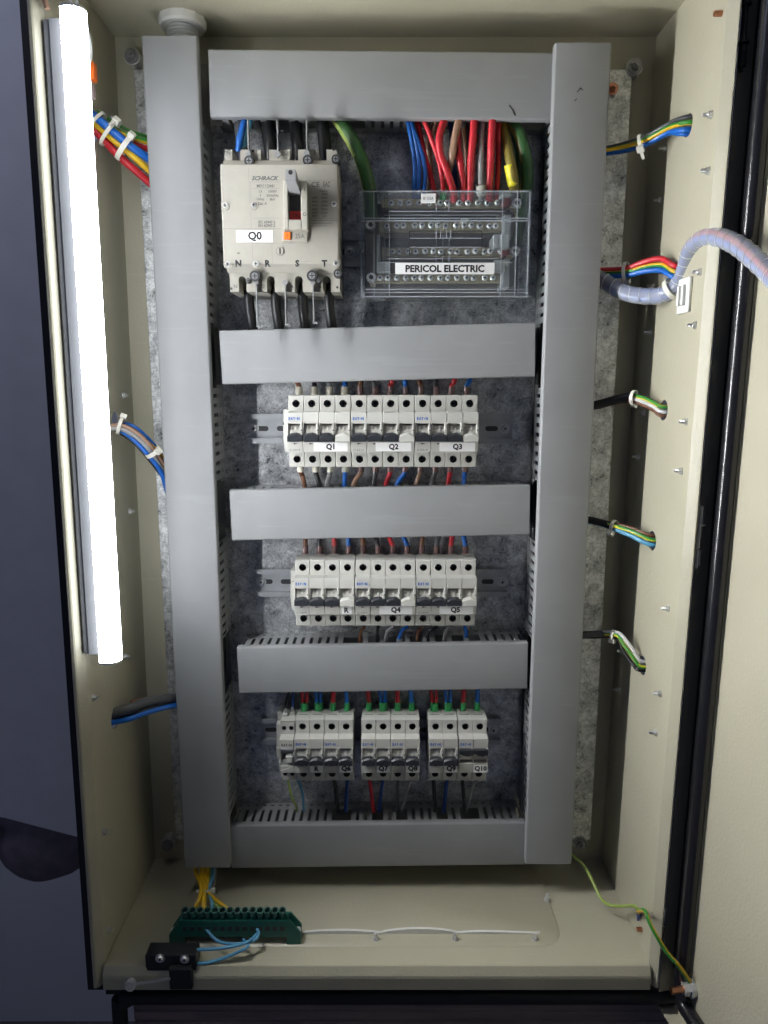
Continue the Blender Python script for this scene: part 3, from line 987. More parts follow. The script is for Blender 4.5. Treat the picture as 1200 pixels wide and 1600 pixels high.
breaker('Q10', 'two pole breaker labelled Q10 with its black toggles up', x3c + 2 * PW + 1.0, d3, RZ[2], 'bb', ('Q10', 17.8, 35, 26.5, 5.8), (), None, True, up=True)


def side_clip(key, x, dn, zc, label):
    t = thing('signal_contact', label, 'contact module', (x, dn, zc), 'slim contact modules at the left of the breakers')
    mb = MB()
    mb.box(x - 7, x - 0.3, dn + 26, dn + 60, zc - 24, zc + 24, bev=0.5)
    mb.box(x - 8.5, x - 0.3, dn + 30, dn + 60, zc - 14, zc + 6, bev=0.5)
    mb.box(x - 6, x - 0.3, dn + 20, dn + 26, zc - 16, zc + 12, bev=0.5)
    b = mb.build('body', CREAM, t, sm=25)
    for z in (8, -4, -12):
        MB().box(x - 8.9, x - 4, dn + 31, dn + 35, zc + z - 1.5, zc + z + 1.5).build('latch', DARKH, b)


side_clip('a', x1, d1, RZ[0], 'slim white contact module on the left side of Q1')
side_clip('b', x2, d2, RZ[1], 'slim white contact module left of the upper R breaker')

# grey auxiliary module at the left of the bottom row
ax_ = x3 - PW - 0.5
aux = thing('auxiliary_module', 'narrow auxiliary module with two small terminals left of the lower R breaker', 'contact module', (ax_, d3, RZ[2]))
mb = MB()
def Pa(u, v, w): return (ax_ + u, d3 + 14 + w, RZ[2] + v)


for u0, u1 in ((0.2, PW / 2), (PW / 2, PW - 0.2)):
    mb.facehole(Pa, u0, u1, 21, 38, 0.5 * (u0 + u1), 29, 2.7, 16, 0, 12, 1)
    mb.facehole(Pa, u0, u1, -39, -22, 0.5 * (u0 + u1), -31, 2.7, 16, 0, 12, 1)
def ab(x0, x1_, y0, y1, z0, z1, m=0, bev=0): mb.box(ax_ + x0, ax_ + x1_, d3 + y0, d3 + y1, RZ[2] + z0, RZ[2] + z1, m, bev)


ab(0.2, PW - 0.2, 0, 60, 9.5, 21, bev=0.6); ab(0.2, PW - 0.2, 0, 60, -22, -13, bev=0.5); ab(0.2, PW - 0.2, 12, 60, -13, 9.5)
ab(0.2, 1.2, 1, 12, -13, 9.5); ab(PW - 1.2, PW - 0.2, 1, 12, -13, 9.5)
ab(0.2, PW - 0.2, 28, 60, -39, -22); ab(0.2, PW - 0.2, 28, 45, 21, 38)
ab(0.2, 0.8, 14, 28, 21, 38); ab(PW - 0.8, PW - 0.2, 14, 28, 21, 38); ab(0.8, PW - 0.8, 14, 28, 37.2, 38)
ab(0.2, PW - 0.2, 45, 60, 21, 30)
ab(1, 7, 26, 34, 38, 41, bev=0.5); ab(9, 15, 30, 38, 38, 41.5, bev=0.5)
ab(-7, -0.2, 26, 60, -2, 28, bev=0.5); ab(-8.5, -0.2, 30, 60, -20, -6, bev=0.5); ab(-5, -0.2, 22, 40, -30, -20, bev=0.5); ab(-6.5, -0.2, 36, 60, 10, 38, bev=0.5)
mb.build('body', [CREAM, DARKH], aux, sm=25)
mb = MB(); ab(1.2, PW - 1.2, 2, 12, 4, 9.5, bev=0.6); ab(1.2, PW - 1.2, -0.4, 2, 8, 10.5, bev=0.3); mb.build('top_lip', LGREY, aux)
mb = MB(); ab(7.5, PW - 1.4, -1.5, 8, -9, 0.5, bev=1.2); ab(1.2, PW - 1.4, 3, 9, -13, -7, bev=0.6); mb.build('push_key', CREAM, aux)
inst('maker_logo', ME_LOGO_G, aux, (8.8, -0.06, 14.0))
mb = MB(); mb.add([(ax_ + 1, d3 - 0.1, RZ[2] - 19.5), (ax_ + 13, d3 - 0.1, RZ[2] - 15.2), (ax_ + 13, d3 - 0.1, RZ[2] - 14.4), (ax_ + 1, d3 - 0.1, RZ[2] - 18.2)], [(0, 1, 2, 3)])
mb.build('flash_mark', PAPER, aux, sm=0)
for u in (4.5, 12.9):
    inst('terminal_screw', ME_S, aux, (u, 24.5, 29)).scale = (0.7, 1, 0.7)
for z in (12, -14): pass


# ------------------------------------------------------------------ wires
def wire(pts, r, col, label, group, ferr=None, name='wire', cat='wire', per=6, n=10, smooth=True, stripe=None, parent=None):
    """pts are (x, d, z); ferr = (material, p0, p1, r)"""
    path = spline(pts, per) if smooth else [Vector(p) for p in pts]
    mb = MB()
    if stripe:
        mb.tube(path, r, n, mf=lambda i, j: 1 if (j - i // 14) % n < n * 0.22 else 0)
        mats = [WM[col], WM[stripe]]
    else:
        mb.tube(path, r, n); mats = [WM[col]]
    o = mb.build(name, mats, parent, sm=60)
    if parent is None: tag(o, label, cat, group)
    if ferr:
        m, a, b, rr = ferr
        off = ORG[o.name]
        f = MB(); a, b = Vector(a), Vector(b)
        f.cyl(a, a.lerp(b, 0.92), rr, n=14); f.cyl(a.lerp(b, 0.92), b, rr, rr * 0.86, n=14)
        me = f.mesh('ferrule', m, off, 40)
        fo = bpy.data.objects.new('ferrule', me); COL.objects.link(fo); fo.parent = o
    return o


def ip(*pp): return [bp(*p) for p in pp]


FM = {'cream': CFER, 'mauve': MFER, 'green': GFER, 'white': WFER}
rng = random.Random(3)


def drop(key, i, col, fer, bname, top=True, dx=0.0, r=3.0, zt=None, dd=48, two=False, colname=None):
    (pt, pb) = POLES[(key, i)]
    p = pt if top else pb
    sg = 1 if top else -1
    x, d, z = p[0], p[1] + dd, p[2]
    end = zt
    k = -2 if two else 0
    nm = (colname or col)
    for q, sx in ((0, -2.4), (1, 2.4)) if two else ((0, 0.0),):
        rr = r * (0.72 if two else 1)
        pts = [(x + sx, d, z - sg * 4), (x + sx, d, z + sg * 9), (x + sx * 1.4 + dx * 0.45, d + 1 + rng.uniform(-2, 2), z + sg * (9 + 0.45 * abs(end - z - sg * 9))), (x + sx * 1.8 + dx, d + rng.uniform(-3, 3), end), (x + sx + dx * 1.3, d + 2, end + sg * 14)]
        fr = None
        if q == 0 and fer:
            rf = r * (1.42 if fer == 'cream' else 1.22) * (1.35 if two else 1)
            fr = (FM[fer], (x, d, z + sg * (9.5 if fer != 'green' else 10.5)), (x, d, z - sg * 1), rf)
        pos = 'top' if top else 'bottom'
        extra = ', paired with another' if two else ''
        side = ('left' if q == 0 else 'right') + ' ' if two else ''
        lab = f"{side}{nm} wire at the {pos} of {bname}" + (f", through a {fer} ferrule" if fer and not two else '') + (' sharing a green ferrule' if two else '')
        wire(pts, rr, col, lab, f'wires between trunking and breakers', fr)


T = TZ
for key, bn, cols, fer in (('Q1', 'breaker Q1', ('brown', 'black', 'grey', 'blue'), 'cream'), ('Q2', 'breaker Q2', ('brown', 'dark grey', 'red', 'blue'), 'mauve'), ('Q3', 'breaker Q3', ('brown', 'black', 'red', 'blue'), 'mauve')):
    for i, c in enumerate(cols):
        drop(key, i, c, fer, bn, True, rng.uniform(-3, 3) + (2 if i > 1 else -1), 3.0, 7)
for key, bn, cols, fer in (('Q1', 'breaker Q1', ('brown', 'black', 'grey', 'blue'), 'cream'), ('Q2', 'breaker Q2', ('tan', 'dark grey', 'red', 'blue'), 'mauve'), ('Q3', 'breaker Q3', ('tan', 'dark grey', 'red', 'blue'), 'mauve')):
    for i, c in enumerate(cols):
        drop(key, i, c, fer, bn, False, {('Q1', 0): 4, ('Q1', 1): 4, ('Q1', 2): -4, ('Q1', 3): -1, ('Q2', 0): -8, ('Q2', 1): -2, ('Q2', 2): -5, ('Q2', 3): -9, ('Q3', 0): -4, ('Q3', 1): -4, ('Q3', 2): -2, ('Q3', 3): -1}[(key, i)], 3.0, -113)
for key, bn, cols in (('R4', 'the upper R breaker', ('brown', 'black', 'red', 'blue')), ('Q4', 'breaker Q4', ('brown', 'black', 'red', 'blue')), ('Q5', 'breaker Q5', ('brown', 'dark grey', 'red', 'blue'))):
    for i, c in enumerate(cols):
        drop(key, i, c, 'mauve', bn, True, {'R4': (0, -2, 0, 0), 'Q4': (-3, -6, -9, -10), 'Q5': (1, 6, 4, -5)}[key][i], 3.0, -166)
for key, bn, cols in (('Q4', 'breaker Q4', ('brown', 'black', 'grey', 'blue')), ('Q5', 'breaker Q5', ('brown', 'black', 'grey', 'blue'))):
    for i, c in enumerate(cols):
        drop(key, i, c, None, bn, False, {'Q4': (-4, -1, -7, -8), 'Q5': (-4, -9, -6, 2)}[key][i], 2.1, -296, dd=38)
for key, bn, cols in (('R2', 'the lower R breaker', (('red', True), ('blue', True))), ('Q6', 'breaker Q6', (('red', False), ('blue', False))), ('Q7', 'breaker Q7', (('red', False), ('blue', True))),
                      ('Q8', 'breaker Q8', (('red', False), ('blue', False))), ('Q9', 'breaker Q9', (('red', True), ('blue', True))), ('Q10', 'breaker Q10', (('red', False), ('blue', False)))):
    for i, (c, two) in enumerate(cols):
        drop(key, i, c, 'green', bn, True, rng.uniform(-4, 2), 2.9, -347, dd=40, two=two)
for key, i, bn, c, dx, r in (('Q6', 0, 'breaker Q6', 'black', 4, 2.6), ('Q6', 1, 'breaker Q6', 'dark blue', -2, 2.4), ('Q7', 0, 'breaker Q7', 'red', 4, 2.4), ('Q7', 1, 'breaker Q7', 'dark blue', -4, 2.2), ('Q8', 0, 'breaker Q8', 'dark grey', 1, 1.4), ('Q8', 1, 'breaker Q8', 'grey', -9, 1.3),
                             ('Q9', 0, 'breaker Q9', 'black', 2, 2.4), ('Q9', 1, 'breaker Q9', 'dark blue', -3, 2.4), ('Q10', 0, 'breaker Q10', 'black', 3, 2.4), ('Q10', 1, 'breaker Q10', 'grey', -9, 1.5)):
    drop(key, i, c, None, bn, False, dx, r, -519, dd=36)
# auxiliary module wires
wire([(ax_ + 4.5, d3 + 30, RZ[2] - 30), (ax_ + 5.5, d3 + 27, -480), (ax_ + 9, d3 + 26, -502), (ax_ + 14, d3 + 30, -519), (ax_ + 15, d3 + 34, -530)], 1.5, 'pale green', 'thin yellow green wire hanging from the auxiliary module', 'wires between trunking and breakers', stripe='green')
wire([(ax_ + 13, d3 + 30, RZ[2] - 30), (ax_ + 16, d3 + 30, -480), (ax_ + 23, d3 + 28, -500), (ax_ + 24, d3 + 30, -519), (ax_ + 24, d3 + 34, -530)], 1.5, 'light blue', 'thin light blue wire hanging from the auxiliary module', 'wires between trunking and breakers')
wire([(ax_ + 4, d3 + 31, RZ[2] + 38), (ax_ + 5, d3 + 34, RZ[2] + 52), (ax_ + 9, d3 + 36, RZ[2] + 70), (ax_ + 14, d3 + 38, -345)], 1.6, 'black', 'thin black wire entering the top of the auxiliary module', 'wires between trunking and breakers', (LGREY, (ax_ + 4.2, d3 + 32, RZ[2] + 46), (ax_ + 4, d3 + 31, RZ[2] + 38), 2.0))
wire([(ax_ + 12, d3 + 34, RZ[2] + 38), (ax_ + 13, d3 + 36, RZ[2] + 52), (ax_ + 14, d3 + 38, RZ[2] + 70), (ax_ + 18, d3 + 40, -345)], 1.6, 'dark blue', 'thin dark blue wire entering the top of the auxiliary module', 'wires between trunking and breakers', (LGREY, (ax_ + 12.2, d3 + 35, RZ[2] + 46), (ax_ + 12, d3 + 34, RZ[2] + 38), 2.0))

# ------------------------------------------------------------------ moulded case main switch
MX0, MX1 = -168.0, -47.0
MD = 790.0
mc = thing('main_switch', 'cream four pole main switch labelled Q0 with a grey lever', 'main switch', (0.5 * (MX0 + MX1), 872, 100))
zt0, zt1, zb1, zb0 = 241.0, 224.5, 125.0, 99.5


def strip_poly(x0, x1, zin, zout, notches, r):
    """strip between zin (body) and zout (outer edge) with round-bottomed notches from the outer edge"""
    sg = 1 if zout > zin else -1
    pts = [(x0, zin), (x1, zin), (x1, zout)]
    for c in sorted(notches, reverse=True):
        zb_ = zout - sg * 12
        pts += [(c + r, zout), (c + r, zb_)]
        for a in range(30, 180, 30): pts.append((c + r * cos(radians(a)), zb_ - sg * r * sin(radians(a))))
        pts += [(c - r, zb_), (c - r, zout)]
    pts += [(x0, zout)]
    return pts


mb = MB()
mb.box(MX0, MX1, MD, 872, zb1, zt1, bev=1.2)
def pxm(px, py, d=798.0): return bp(px, py, d)[0]


nt_ = [pxm(c, 240) for c in (368.5, 413.5, 459, 503.5)]
nb_ = [pxm(c, 445) for c in (378.5, 422.5, 466.5, 510.5)]
mb.prism(strip_poly(MX0 + 3, MX1 - 2, zt1, zt0, nt_, 4.2), 'y', 800, 870)
mb.prism(strip_poly(MX0 + 4, MX1, zb1, zb0, nb_, 4.2), 'y', 800, 870)
mb.prism([(794, zt1), (800, zt1 + 6), (802, zt1 + 6), (802, zt1)], 'x', MX0 + 2, MX1 - 2)
mb.prism([(794, zb1), (800, zb1 - 6), (802, zb1 - 6), (802, zb1)], 'x', MX0 + 2, MX1 - 2)
body = mb.build('case', CREAM2, mc, sm=30)
mb = MB(); mb.box(MX0 + 6, MX1 - 6, 845, 872, zb0 + 2, zt0 - 2); mb.build('rear_block', DARKH, mc, sm=0)


def mtext(s, px, py, h, m, w=None, d=MD, **kw):
    kw.setdefault('bold', 0.02)
    q = bp(px, py, d); return text(s, mc, rel(mc, (q[0], d - 0.08, q[2])), h, m, w, **kw)


def mrect(name, pa, pb, m, d=MD, th=0.12):
    a, b = bp(*pa, d), bp(*pb, d)
    return MB().box(a[0], b[0], d - th, d, b[2], a[2]).build(name, m, mc, sm=0)


# seams and panel outlines
for pa, pb in (((388.5, 262), (389.8, 318)), ((391.5, 330), (392.8, 357)), ((394, 380), (395.3, 408)), ((348, 283), (348.6, 310)), ((391.5, 284), (437.5, 284.6)), ((391.5, 284), (392.1, 318)), ((393, 294.5), (437.5, 295)), ((395, 340.5), (438.5, 341)), ((350, 357), (440, 357.6)), ((480, 281.5), (526, 282)), ((480, 341), (527, 341.6)), ((397, 380), (461, 380.4)), ((477, 380), (477.5, 408)), ((477, 408), (487, 408.5)), ((425, 380), (425.4, 412)), ((353, 415), (530, 415.5))):
    mrect('seam', pa, pb, LINK)
mtext('SCHRACK', 414.5, 278.5, 4.0, GINK, 28, bold=0.045, shear=0.3, name='maker_name')
mtext('MX112441', 415, 290.5, 3.3, GINK, 18)
for y, a, b in ((299, 'Ui', '1000V'), (305.5, 'f', '50/60Hz'), (311.5, 'Uimp', '8kV')):
    mtext(a, 407, y, 2.6, GINK); mtext(b, 426, y, 2.6, GINK)
mtext('Cat. A', 410, 318, 2.6, GINK)
mtext('IEC 60947-2', 417, 347, 2.9, GINK, 17.5); mtext('EN 60947-2', 417, 352.5, 2.9, GINK, 17.5)
mtext('CE', 493, 288, 5.0, GINK, 8.6); mtext('EAC', 510.5, 288, 5.4, GINK, 7.2)
mtext('Icu/Ics', 506, 298, 2.4, GINK); mtext('(kA)', 508, 303.5, 2.4, GINK)
for k, y in enumerate((309, 315, 321, 327, 332.5, 337.5)):
    mtext(('230V', '400V', '415V', '440V', '500V', '690V')[k], 492, y, 2.1, GINK); mtext(('36/36', '36/36', '36/36', '30/30', '25/25', '6/3')[k], 507, y, 2.1, GINK)
for k, y in enumerate((344, 348.5, 352.5)):
    mrect('small_print', (485, y), (527 - 8 * k, y + 1.1), LINK)
mtext('4C', 373, 395.5, 2.0, INK)
for s_, px in (('N', 372.5), ('R', 418.5), ('S', 464.5), ('T', 507)):
    mtext(s_, px, 411.5, 6.3, INK, bold=0.05, name='hand_marking')
for s_, px in (('N', 357, ), ('1', 400.5), ('3', 448), ('5', 492.5)):
    mtext(s_, px, 238.5, 4.3, GINK, d=800)
for s_, px in (('N', 368, ), ('2', 412), ('4', 456.5), ('6', 499.5)):
    mtext(s_, px, 447.5, 4.0, GINK, d=800)
# Q0 sticker
a, b = bp(369, 360, MD), bp(426.5, 378.5, MD)
st = MB().box(a[0], b[0], MD - 0.5, MD - 0.15, b[2], a[2]).build('label_sticker', PAPER, mc, sm=0)
text('Q0', st, rel(mc, (bp(398.5, 369.5, MD)[0], MD - 0.6, bp(398.5, 369.5, MD)[2])), 8.0, INK, bold=0.04)
# screws in round bosses
for px, py in ((352, 321), (396.5, 320.5), (522, 319), (356, 413), (400, 412), (525, 411.5)):
    q = bp(px, py, MD)
    f = MB(); f.cyl(q, (q[0], MD - 0.8, q[2]), 4.6, n=20, m=0); f.cyl((q[0], MD - 0.8, q[2]), (q[0], MD - 1.6, q[2]), 2.9, 2.5, n=16, m=1)
    f.box(q[0] - 1.8, q[0] + 1.8, MD - 1.75, MD - 1.5, q[2] - 0.4, q[2] + 0.4, 2); f.box(q[0] - 0.4, q[0] + 0.4, MD - 1.8, MD - 1.5, q[2] - 1.8, q[2] + 1.8, 2)
    f.build('cover_screw', [CREAM2, ZINC, DARKH], mc, sm=30)
for px, py, r in ((390, 252.5, 5.0), (481, 251.5, 5.0), (525, 250, 4.5), (399, 432, 5.6), (488, 431.5, 5.6), (528, 428, 4.5), (388.5, 439, 2.6), (499, 438.5, 2.6)):
    q = bp(px, py, 797)
    f = MB(); f.cyl((q[0], 805, q[2]), (q[0], 793.5, q[2]), r, n=18, m=0); f.cyl((q[0], 794, q[2]), (q[0], 793.2, q[2]), r * 0.62, n=16, m=1)
    f.box(q[0] - r * .5, q[0] + r * .5, 792.9, 793.3, q[2] - 0.5, q[2] + 0.5, 0); f.box(q[0] - 0.5, q[0] + 0.5, 792.8, 793.3, q[2] - r * .5, q[2] + r * .5, 0)
    f.build('fixing_screw', [DARKH, HANDLE], mc, sm=30)
for px, py in ((350.5, 236.5), (395.5, 236), (521, 234), (361.5, 451), (527, 449)):
    q = bp(px, py, 800); MB().cyl(q, (q[0], 799.8, q[2]), 1.3, n=10).build('pin_hole', INK, mc, sm=0)
# lever block
la, lb = bp(442, 281, 776), bp(481, 358, 776)
wa, wb = bp(449.5, 295, 776), bp(470.5, 343, 776)
mb = MB()
mb.box(la[0], wa[0], 776, MD, lb[2], la[2], bev=0.6); mb.box(wb[0], lb[0], 776, MD, lb[2], la[2], bev=0.6)
mb.box(wa[0], wb[0], 776, MD, lb[2], wb[2], bev=0.5); mb.box(wa[0], wb[0], 776, MD, wa[2], la[2], bev=0.5)
mb.build('lever_surround', CREAM2, mc)
mb = MB(); mb.box(wa[0], wb[0], 786, 789.5, wb[2], wa[2]); mb.build('lever_window', DARKH, mc, sm=0)
MB().box(wa[0] + 0.5, wb[0] - 0.5, 784, 786, wb[2] + 0.5, wb[2] + 10).build('position_flag', RINK, mc, sm=0)
text('ON', mc, rel(mc, (0.5 * (wa[0] + wb[0]), 783.8, wb[2] + 5.5)), 4.2, DARKH)
text('I', mc, rel(mc, (lb[0] - 2.8, 775.8, la[2] - 9)), 3.6, INK); text('O', mc, rel(mc, (lb[0] - 2.8, 775.8, wb[2] + 5)), 3.6, INK)
mb = MB()
zc_ = wa[2]
vs = [(wa[0] + 0.8, 785, zc_ - 4), (wb[0] - 0.8, 785, zc_ - 4), (wb[0] - 0.8, 785, zc_ + 6), (wa[0] + 0.8, 785, zc_ + 6),
      (wa[0] + 1.2, 752, zc_ + 2), (wb[0] - 2.0, 752, zc_ + 2), (wb[0] - 2.0, 752, zc_ + 12), (wa[0] + 1.2, 752, zc_ + 12)]
mb.add(vs, [(0, 1, 2, 3), (4, 5, 6, 7), (0, 1, 5, 4), (1, 2, 6, 5), (2, 3, 7, 6), (3, 0, 4, 7)])
lv = mb.build('lever', HANDLE, mc, sm=0)
MB().cyl((0.5 * (wa[0] + wb[0]) - 0.4, 752.2, zc_ + 9), (0.5 * (wa[0] + wb[0]) - 0.4, 751.7, zc_ + 9), 2.2, n=14).build('padlock_hole', INK, lv, sm=0)
# trip indicator and current dial
a, b = bp(441, 361, MD), bp(481, 378, MD)
mb = MB(); mb.box(a[0], b[0], MD - 2.2, MD, b[2], a[2], bev=0.5); tp = mb.build('trip_panel', CREAM2, mc)
a, b = bp(444, 363.5, MD), bp(455, 375, MD)
MB().box(a[0], b[0], MD - 3.4, MD - 2.2, b[2], a[2], bev=0.4).build('trip_button', ORANGE, tp)
text('I', tp, rel(mc, (0.5 * (a[0] + b[0]), MD - 3.5, 0.5 * (a[2] + b[2]))), 4.0, INK)
q = bp(469, 369.5, MD); text('25A', tp, rel(mc, (q[0], MD - 2.3, q[2])), 4.8, GINK, 9.5)
q = bp(437.5, 392.5, MD)
f = MB(); f.cyl(q, (q[0], MD - 0.6, q[2]), 4.3, n=20, m=0); f.cyl((q[0], MD - 0.6, q[2]), (q[0], MD - 0.9, q[2]), 3.9, n=20, m=1); f.box(q[0] - 0.5, q[0] + 0.8, MD - 1.1, MD - 0.85, q[2] - 3, q[2] + 3, 2)
f.build('setting_dial', [GINK, CREAM2, INK], mc, sm=30)
# phase barriers: thin sheets that stand between the terminals
for px, y0, y1 in ((389.5, 189, 246), (435, 189, 246), (480, 189, 245)):
    a = bp(px, y1, 800); b = bp(px, y0, 800)
    f = MB(); f.box(a[0] - 0.6, a[0] + 0.6, 796, 802, a[2], b[2]); f.cyl((a[0], 798, a[2] + 2), (a[0], 795, a[2] + 2), 2.8, n=12); f.build('phase_barrier', HANDLE, mc, sm=30)
for px, y0, y1 in ((401, 440, 508), (446, 441, 506), (489.5, 441, 503)):
    a = bp(px, y1, 800); b = bp(px, y0, 800)
    f = MB(); f.box(b[0] - 0.6, b[0] + 0.6, 796, 801, a[2], b[2]); f.box(b[0] - 0.9, b[0] + 4, 796, 804, a[2] - 2, a[2]); f.cyl((b[0], 798, b[2] - 1), (b[0], 795, b[2] - 1), 2.6, n=12); f.build('phase_barrier', HANDLE, mc, sm=30)
# heavy cables of the main switch
gname = 'thick cables at the main switch'
ORD = ('leftmost', 'second from the left', 'third from the left', 'rightmost')
for i, c in enumerate(nb_):
    wire([(c, 835, zb0 + 6), (c, 836, zb0 - 12), (c + 2, 842, zb0 - 34), (c + 3, 850, zb0 - 60)], 5.8, 'black', ORD[i] + ' of the thick black cables below the main switch', gname)
for i, c in enumerate(nt_):
    wire([(c, 838, zt0 - 6), (c, 838, zt0 + 14), (c - 2, 842, zt0 + 32), (c - 4, 846, zt0 + 55)], 7.0, ('dark grey' if i == 0 else 'black'), ORD[i] + ' of the thick dark cables above the main switch', gname)
wire(ip((372, 236, 830), (375, 215, 826), (380, 195, 828), (388, 170, 836)), 3.4, 'blue', 'bright blue wire dropping to the left terminal of the main switch', 'wires under the top trunking')
wire(ip((379, 236, 836), (382, 212, 832), (389, 190, 834), (392, 170, 838)), 4.2, 'light blue', 'light blue sleeved wire beside the left main switch terminal', 'wires under the top trunking')

# ------------------------------------------------------------------ clear distribution terminal block
db = thing('terminal_block', 'clear covered distribution terminal block labelled PERICOL ELECTRIC', 'terminal block', (60, 872, 95))
BX0, BX1, BZ0, BZ1, BD = -26.0, 157.0, 95.5, 206.0, 816.0
MB().box(BX0 + 4, BX1 - 4, 862, 871, BZ0 + 4, BZ1 - 3, bev=1).build('base', mat('brown_grey_base', (0.17, 0.155, 0.13), 0.5), db)
rows = [(318, 842, range(14)), (354, 836, range(14)), (394, 842, range(14)), (434.5, 834, range(15))]
rx = [((610, 792), 13), ((606, 776), 14), ((611, 780), 14), ((592, 769), 14)]
bars = []
for (py, d, _), ((xa, xb), nn) in zip(rows, rx):
    a = bp(xa - 14, py, d); b = bp(xb + 22, py, d)
    f = MB(); f.box(a[0], b[0], d, d + 9, a[2] - 5, a[2] + 5, bev=0.6); f.box(a[0], a[0] + 6, d + 9, 864, a[2] - 6, a[2] + 6); f.box(b[0] - 6, b[0], d + 9, 864, a[2] - 6, a[2] + 6)
    br = f.build('busbar', BRASS, db)
    r2 = random.Random(py)
    for k in range(nn):
        px = xa + (xb - xa) * k / (nn - 1) + r2.uniform(-2.5, 2.5)
        q = bp(px, py, d); h = r2.choice((2, 3, 6, 7)) if py in (354, 394) else r2.choice((1.5, 2.5))
        f = MB(); f.cyl(q, (q[0], d - h, q[2]), 2.0, n=10); f.cyl((q[0], d - h, q[2]), (q[0], d - h - 1.0, q[2]), 3.4, 3.2, n=16, caps=False); f.cyl((q[0], d - h - 1.0, q[2]), (q[0], d - h - 1.8, q[2]), 3.2, 2.3, n=16, caps=False); f.cyl((q[0], d - h - 1.8, q[2]), (q[0], d - h - 2.2, q[2]), 2.3, 0.6, n=16)
        f.box(q[0] - 1.5, q[0] + 1.5, d - h - 2.45, d - h - 2.0, q[2] - 0.35, q[2] + 0.35, 1); f.box(q[0] - 0.35, q[0] + 0.35, d - h - 2.5, d - h - 2.0, q[2] - 1.5, q[2] + 1.5, 1)
        f.build('terminal_screw', [SCREWM, DARKH], br, sm=50)
for px, py, d in ((807, 318, 836), (804.5, 393, 836), (579, 352, 836), (580, 434, 832)):
    q = bp(px, py, d)
    f = MB(); f.cyl((q[0], 860, q[2]), q, 3.4, n=12); f.cyl(q, (q[0], d - 4, q[2]), 5.4, 4.8, n=18); f.cyl((q[0], d - 4, q[2]), (q[0], d - 4.3, q[2]), 2.6, n=6, m=1)
    f.build('clamp_screw', [SCREWM, DARKH], db, sm=30)
for px, py in ((791, 317), (789, 394)):
    q = bp(px, py, 834); MB().cyl((q[0], 850, q[2]), (q[0], 830, q[2]), 4.6, n=14).build('red_plug', mat('dark_red_plastic', (0.16, 0.03, 0.025), 0.4), db)
def bbox_px(name, pa, pb, d0, d1_, m, par=None, bev=0.8):
    a, b = bp(*pa, d0), bp(*pb, d0)
    return MB().box(a[0], b[0], d0, d1_, b[2], a[2], bev=bev).build(name, m, par or db)


for pa, pb, d0, dd in (((788, 335), (798, 375), 826, 862), ((771, 366), (796, 388), 822, 856), ((786, 405), (796, 450), 824, 862), ((772, 406), (790, 424), 820, 850), ((588, 366), (594, 424), 826, 862), ((590, 408), (610, 425), 820, 850), ((784, 300), (799, 306), 820, 850)):
    bbox_px('bar_holder', pa, pb, d0, dd, LGREY)
bbox_px('dark_insulator', (602, 372), (760, 386), 850, 862, BLACKP)
bbox_px('dark_insulator', (600, 336), (775, 344), 850, 862, BLACKP)
# clear cover: hood with front sheet, sides, ledges and small ribs
mb = MB()
t_ = 1.8
def gb(x0, x1, y0, y1, z0, z1): mb.box(x0, x1, y0, y1, z0, z1, bev=0.35)


zs_ = bp(600, 342, BD)[2]
gb(BX0, BX1, BD, BD + t_, BZ0, BZ1)
gb(BX0, BX0 + t_, BD + t_, 866, BZ0, BZ1); gb(BX1 - t_, BX1, BD + t_, 866, BZ0, BZ1)
gb(BX0 + t_, BX1 - t_, BD + t_, 858, BZ1 - t_, BZ1); gb(BX0 + t_, BX1 - t_, BD + t_, 858, BZ0, BZ0 + t_)
gb(BX0 + t_, BX1 - t_, BD + t_, BD + 12, zs_ - 1, zs_ + 1)
gb(BX0, BX1, BD - 3, BD, zs_ - 2, zs_ + 1)
gb(BX0 + 2, BX1 - 2, BD - 2.5, BD, BZ0 + 9, BZ0 + 10.5); gb(BX0 + 2, BX1 - 2, BD - 2.5, BD, BZ1 - 5, BZ1 - 3.5)
for xx in (BX0 + 26, BX1 - 30, BX1 - 16): gb(xx, xx + 1.2, BD - 2, BD, BZ0 + 10, BZ1 - 8)
for px in (681, 691, 701): 
    x_ = bp(px, 390, BD)[0]; gb(x_, x_ + 0.8, BD - 1.5, BD, BZ0 + 6, BZ1 - 4)
gb(BX0 + 14, BX0 + 28, BD - 5, BD, BZ0 - 4, BZ0 + 4); gb(BX1 - 32, BX1 - 14, BD - 5, BD, BZ0 - 5, BZ0 + 4)
cv = mb.build('clear_cover', GLASS, db, sm=20)
mb = MB()
def eb(pa, pb, y0, y1):
    a, b = bp(*pa, BD), bp(*pb, BD)
    xa, xb = bp(pa[0], 0.5 * (pa[1] + pb[1]), BD)[0], bp(pb[0], 0.5 * (pa[1] + pb[1]), BD)[0]
    mb.box(min(xa, xb), max(xa, xb), y0, y1, min(a[2], b[2]), max(a[2], b[2]))


for y in (299.0, 341.0, 345.0, 452.0, 456.5, 463.0): eb((564.5, y), (825.5, y + 0.8), BD - 1.0 - (y % 2), BD - 0.1)
for x in (564.5, 584, 608, 783, 806, 825): eb((x, 299), (x + 0.8, 463), BD - 0.9, BD - 0.1)
for x, y0, y1 in ((681, 360, 372), (688, 360, 372), (697, 360, 372), (704, 360, 372), (681, 398, 412), (691, 400, 412), (701, 398, 412), (681, 318, 330), (701, 318, 330)): eb((x, y0), (x + 0.9, y1), BD - 0.9, BD - 0.1)
for x0, x1_, y in ((640, 752, 372), (640, 752, 386), (606, 780, 404), (590, 800, 410), (600, 780, 336), (606, 790, 330)): eb((x0, y), (x1_, y + 0.7), BD - 0.8, BD - 0.1)
mb.build('cover_rib', clear('clear_edge', (0.95, 0.96, 0.97), rough=0.2, scat=0.5), cv, sm=0)
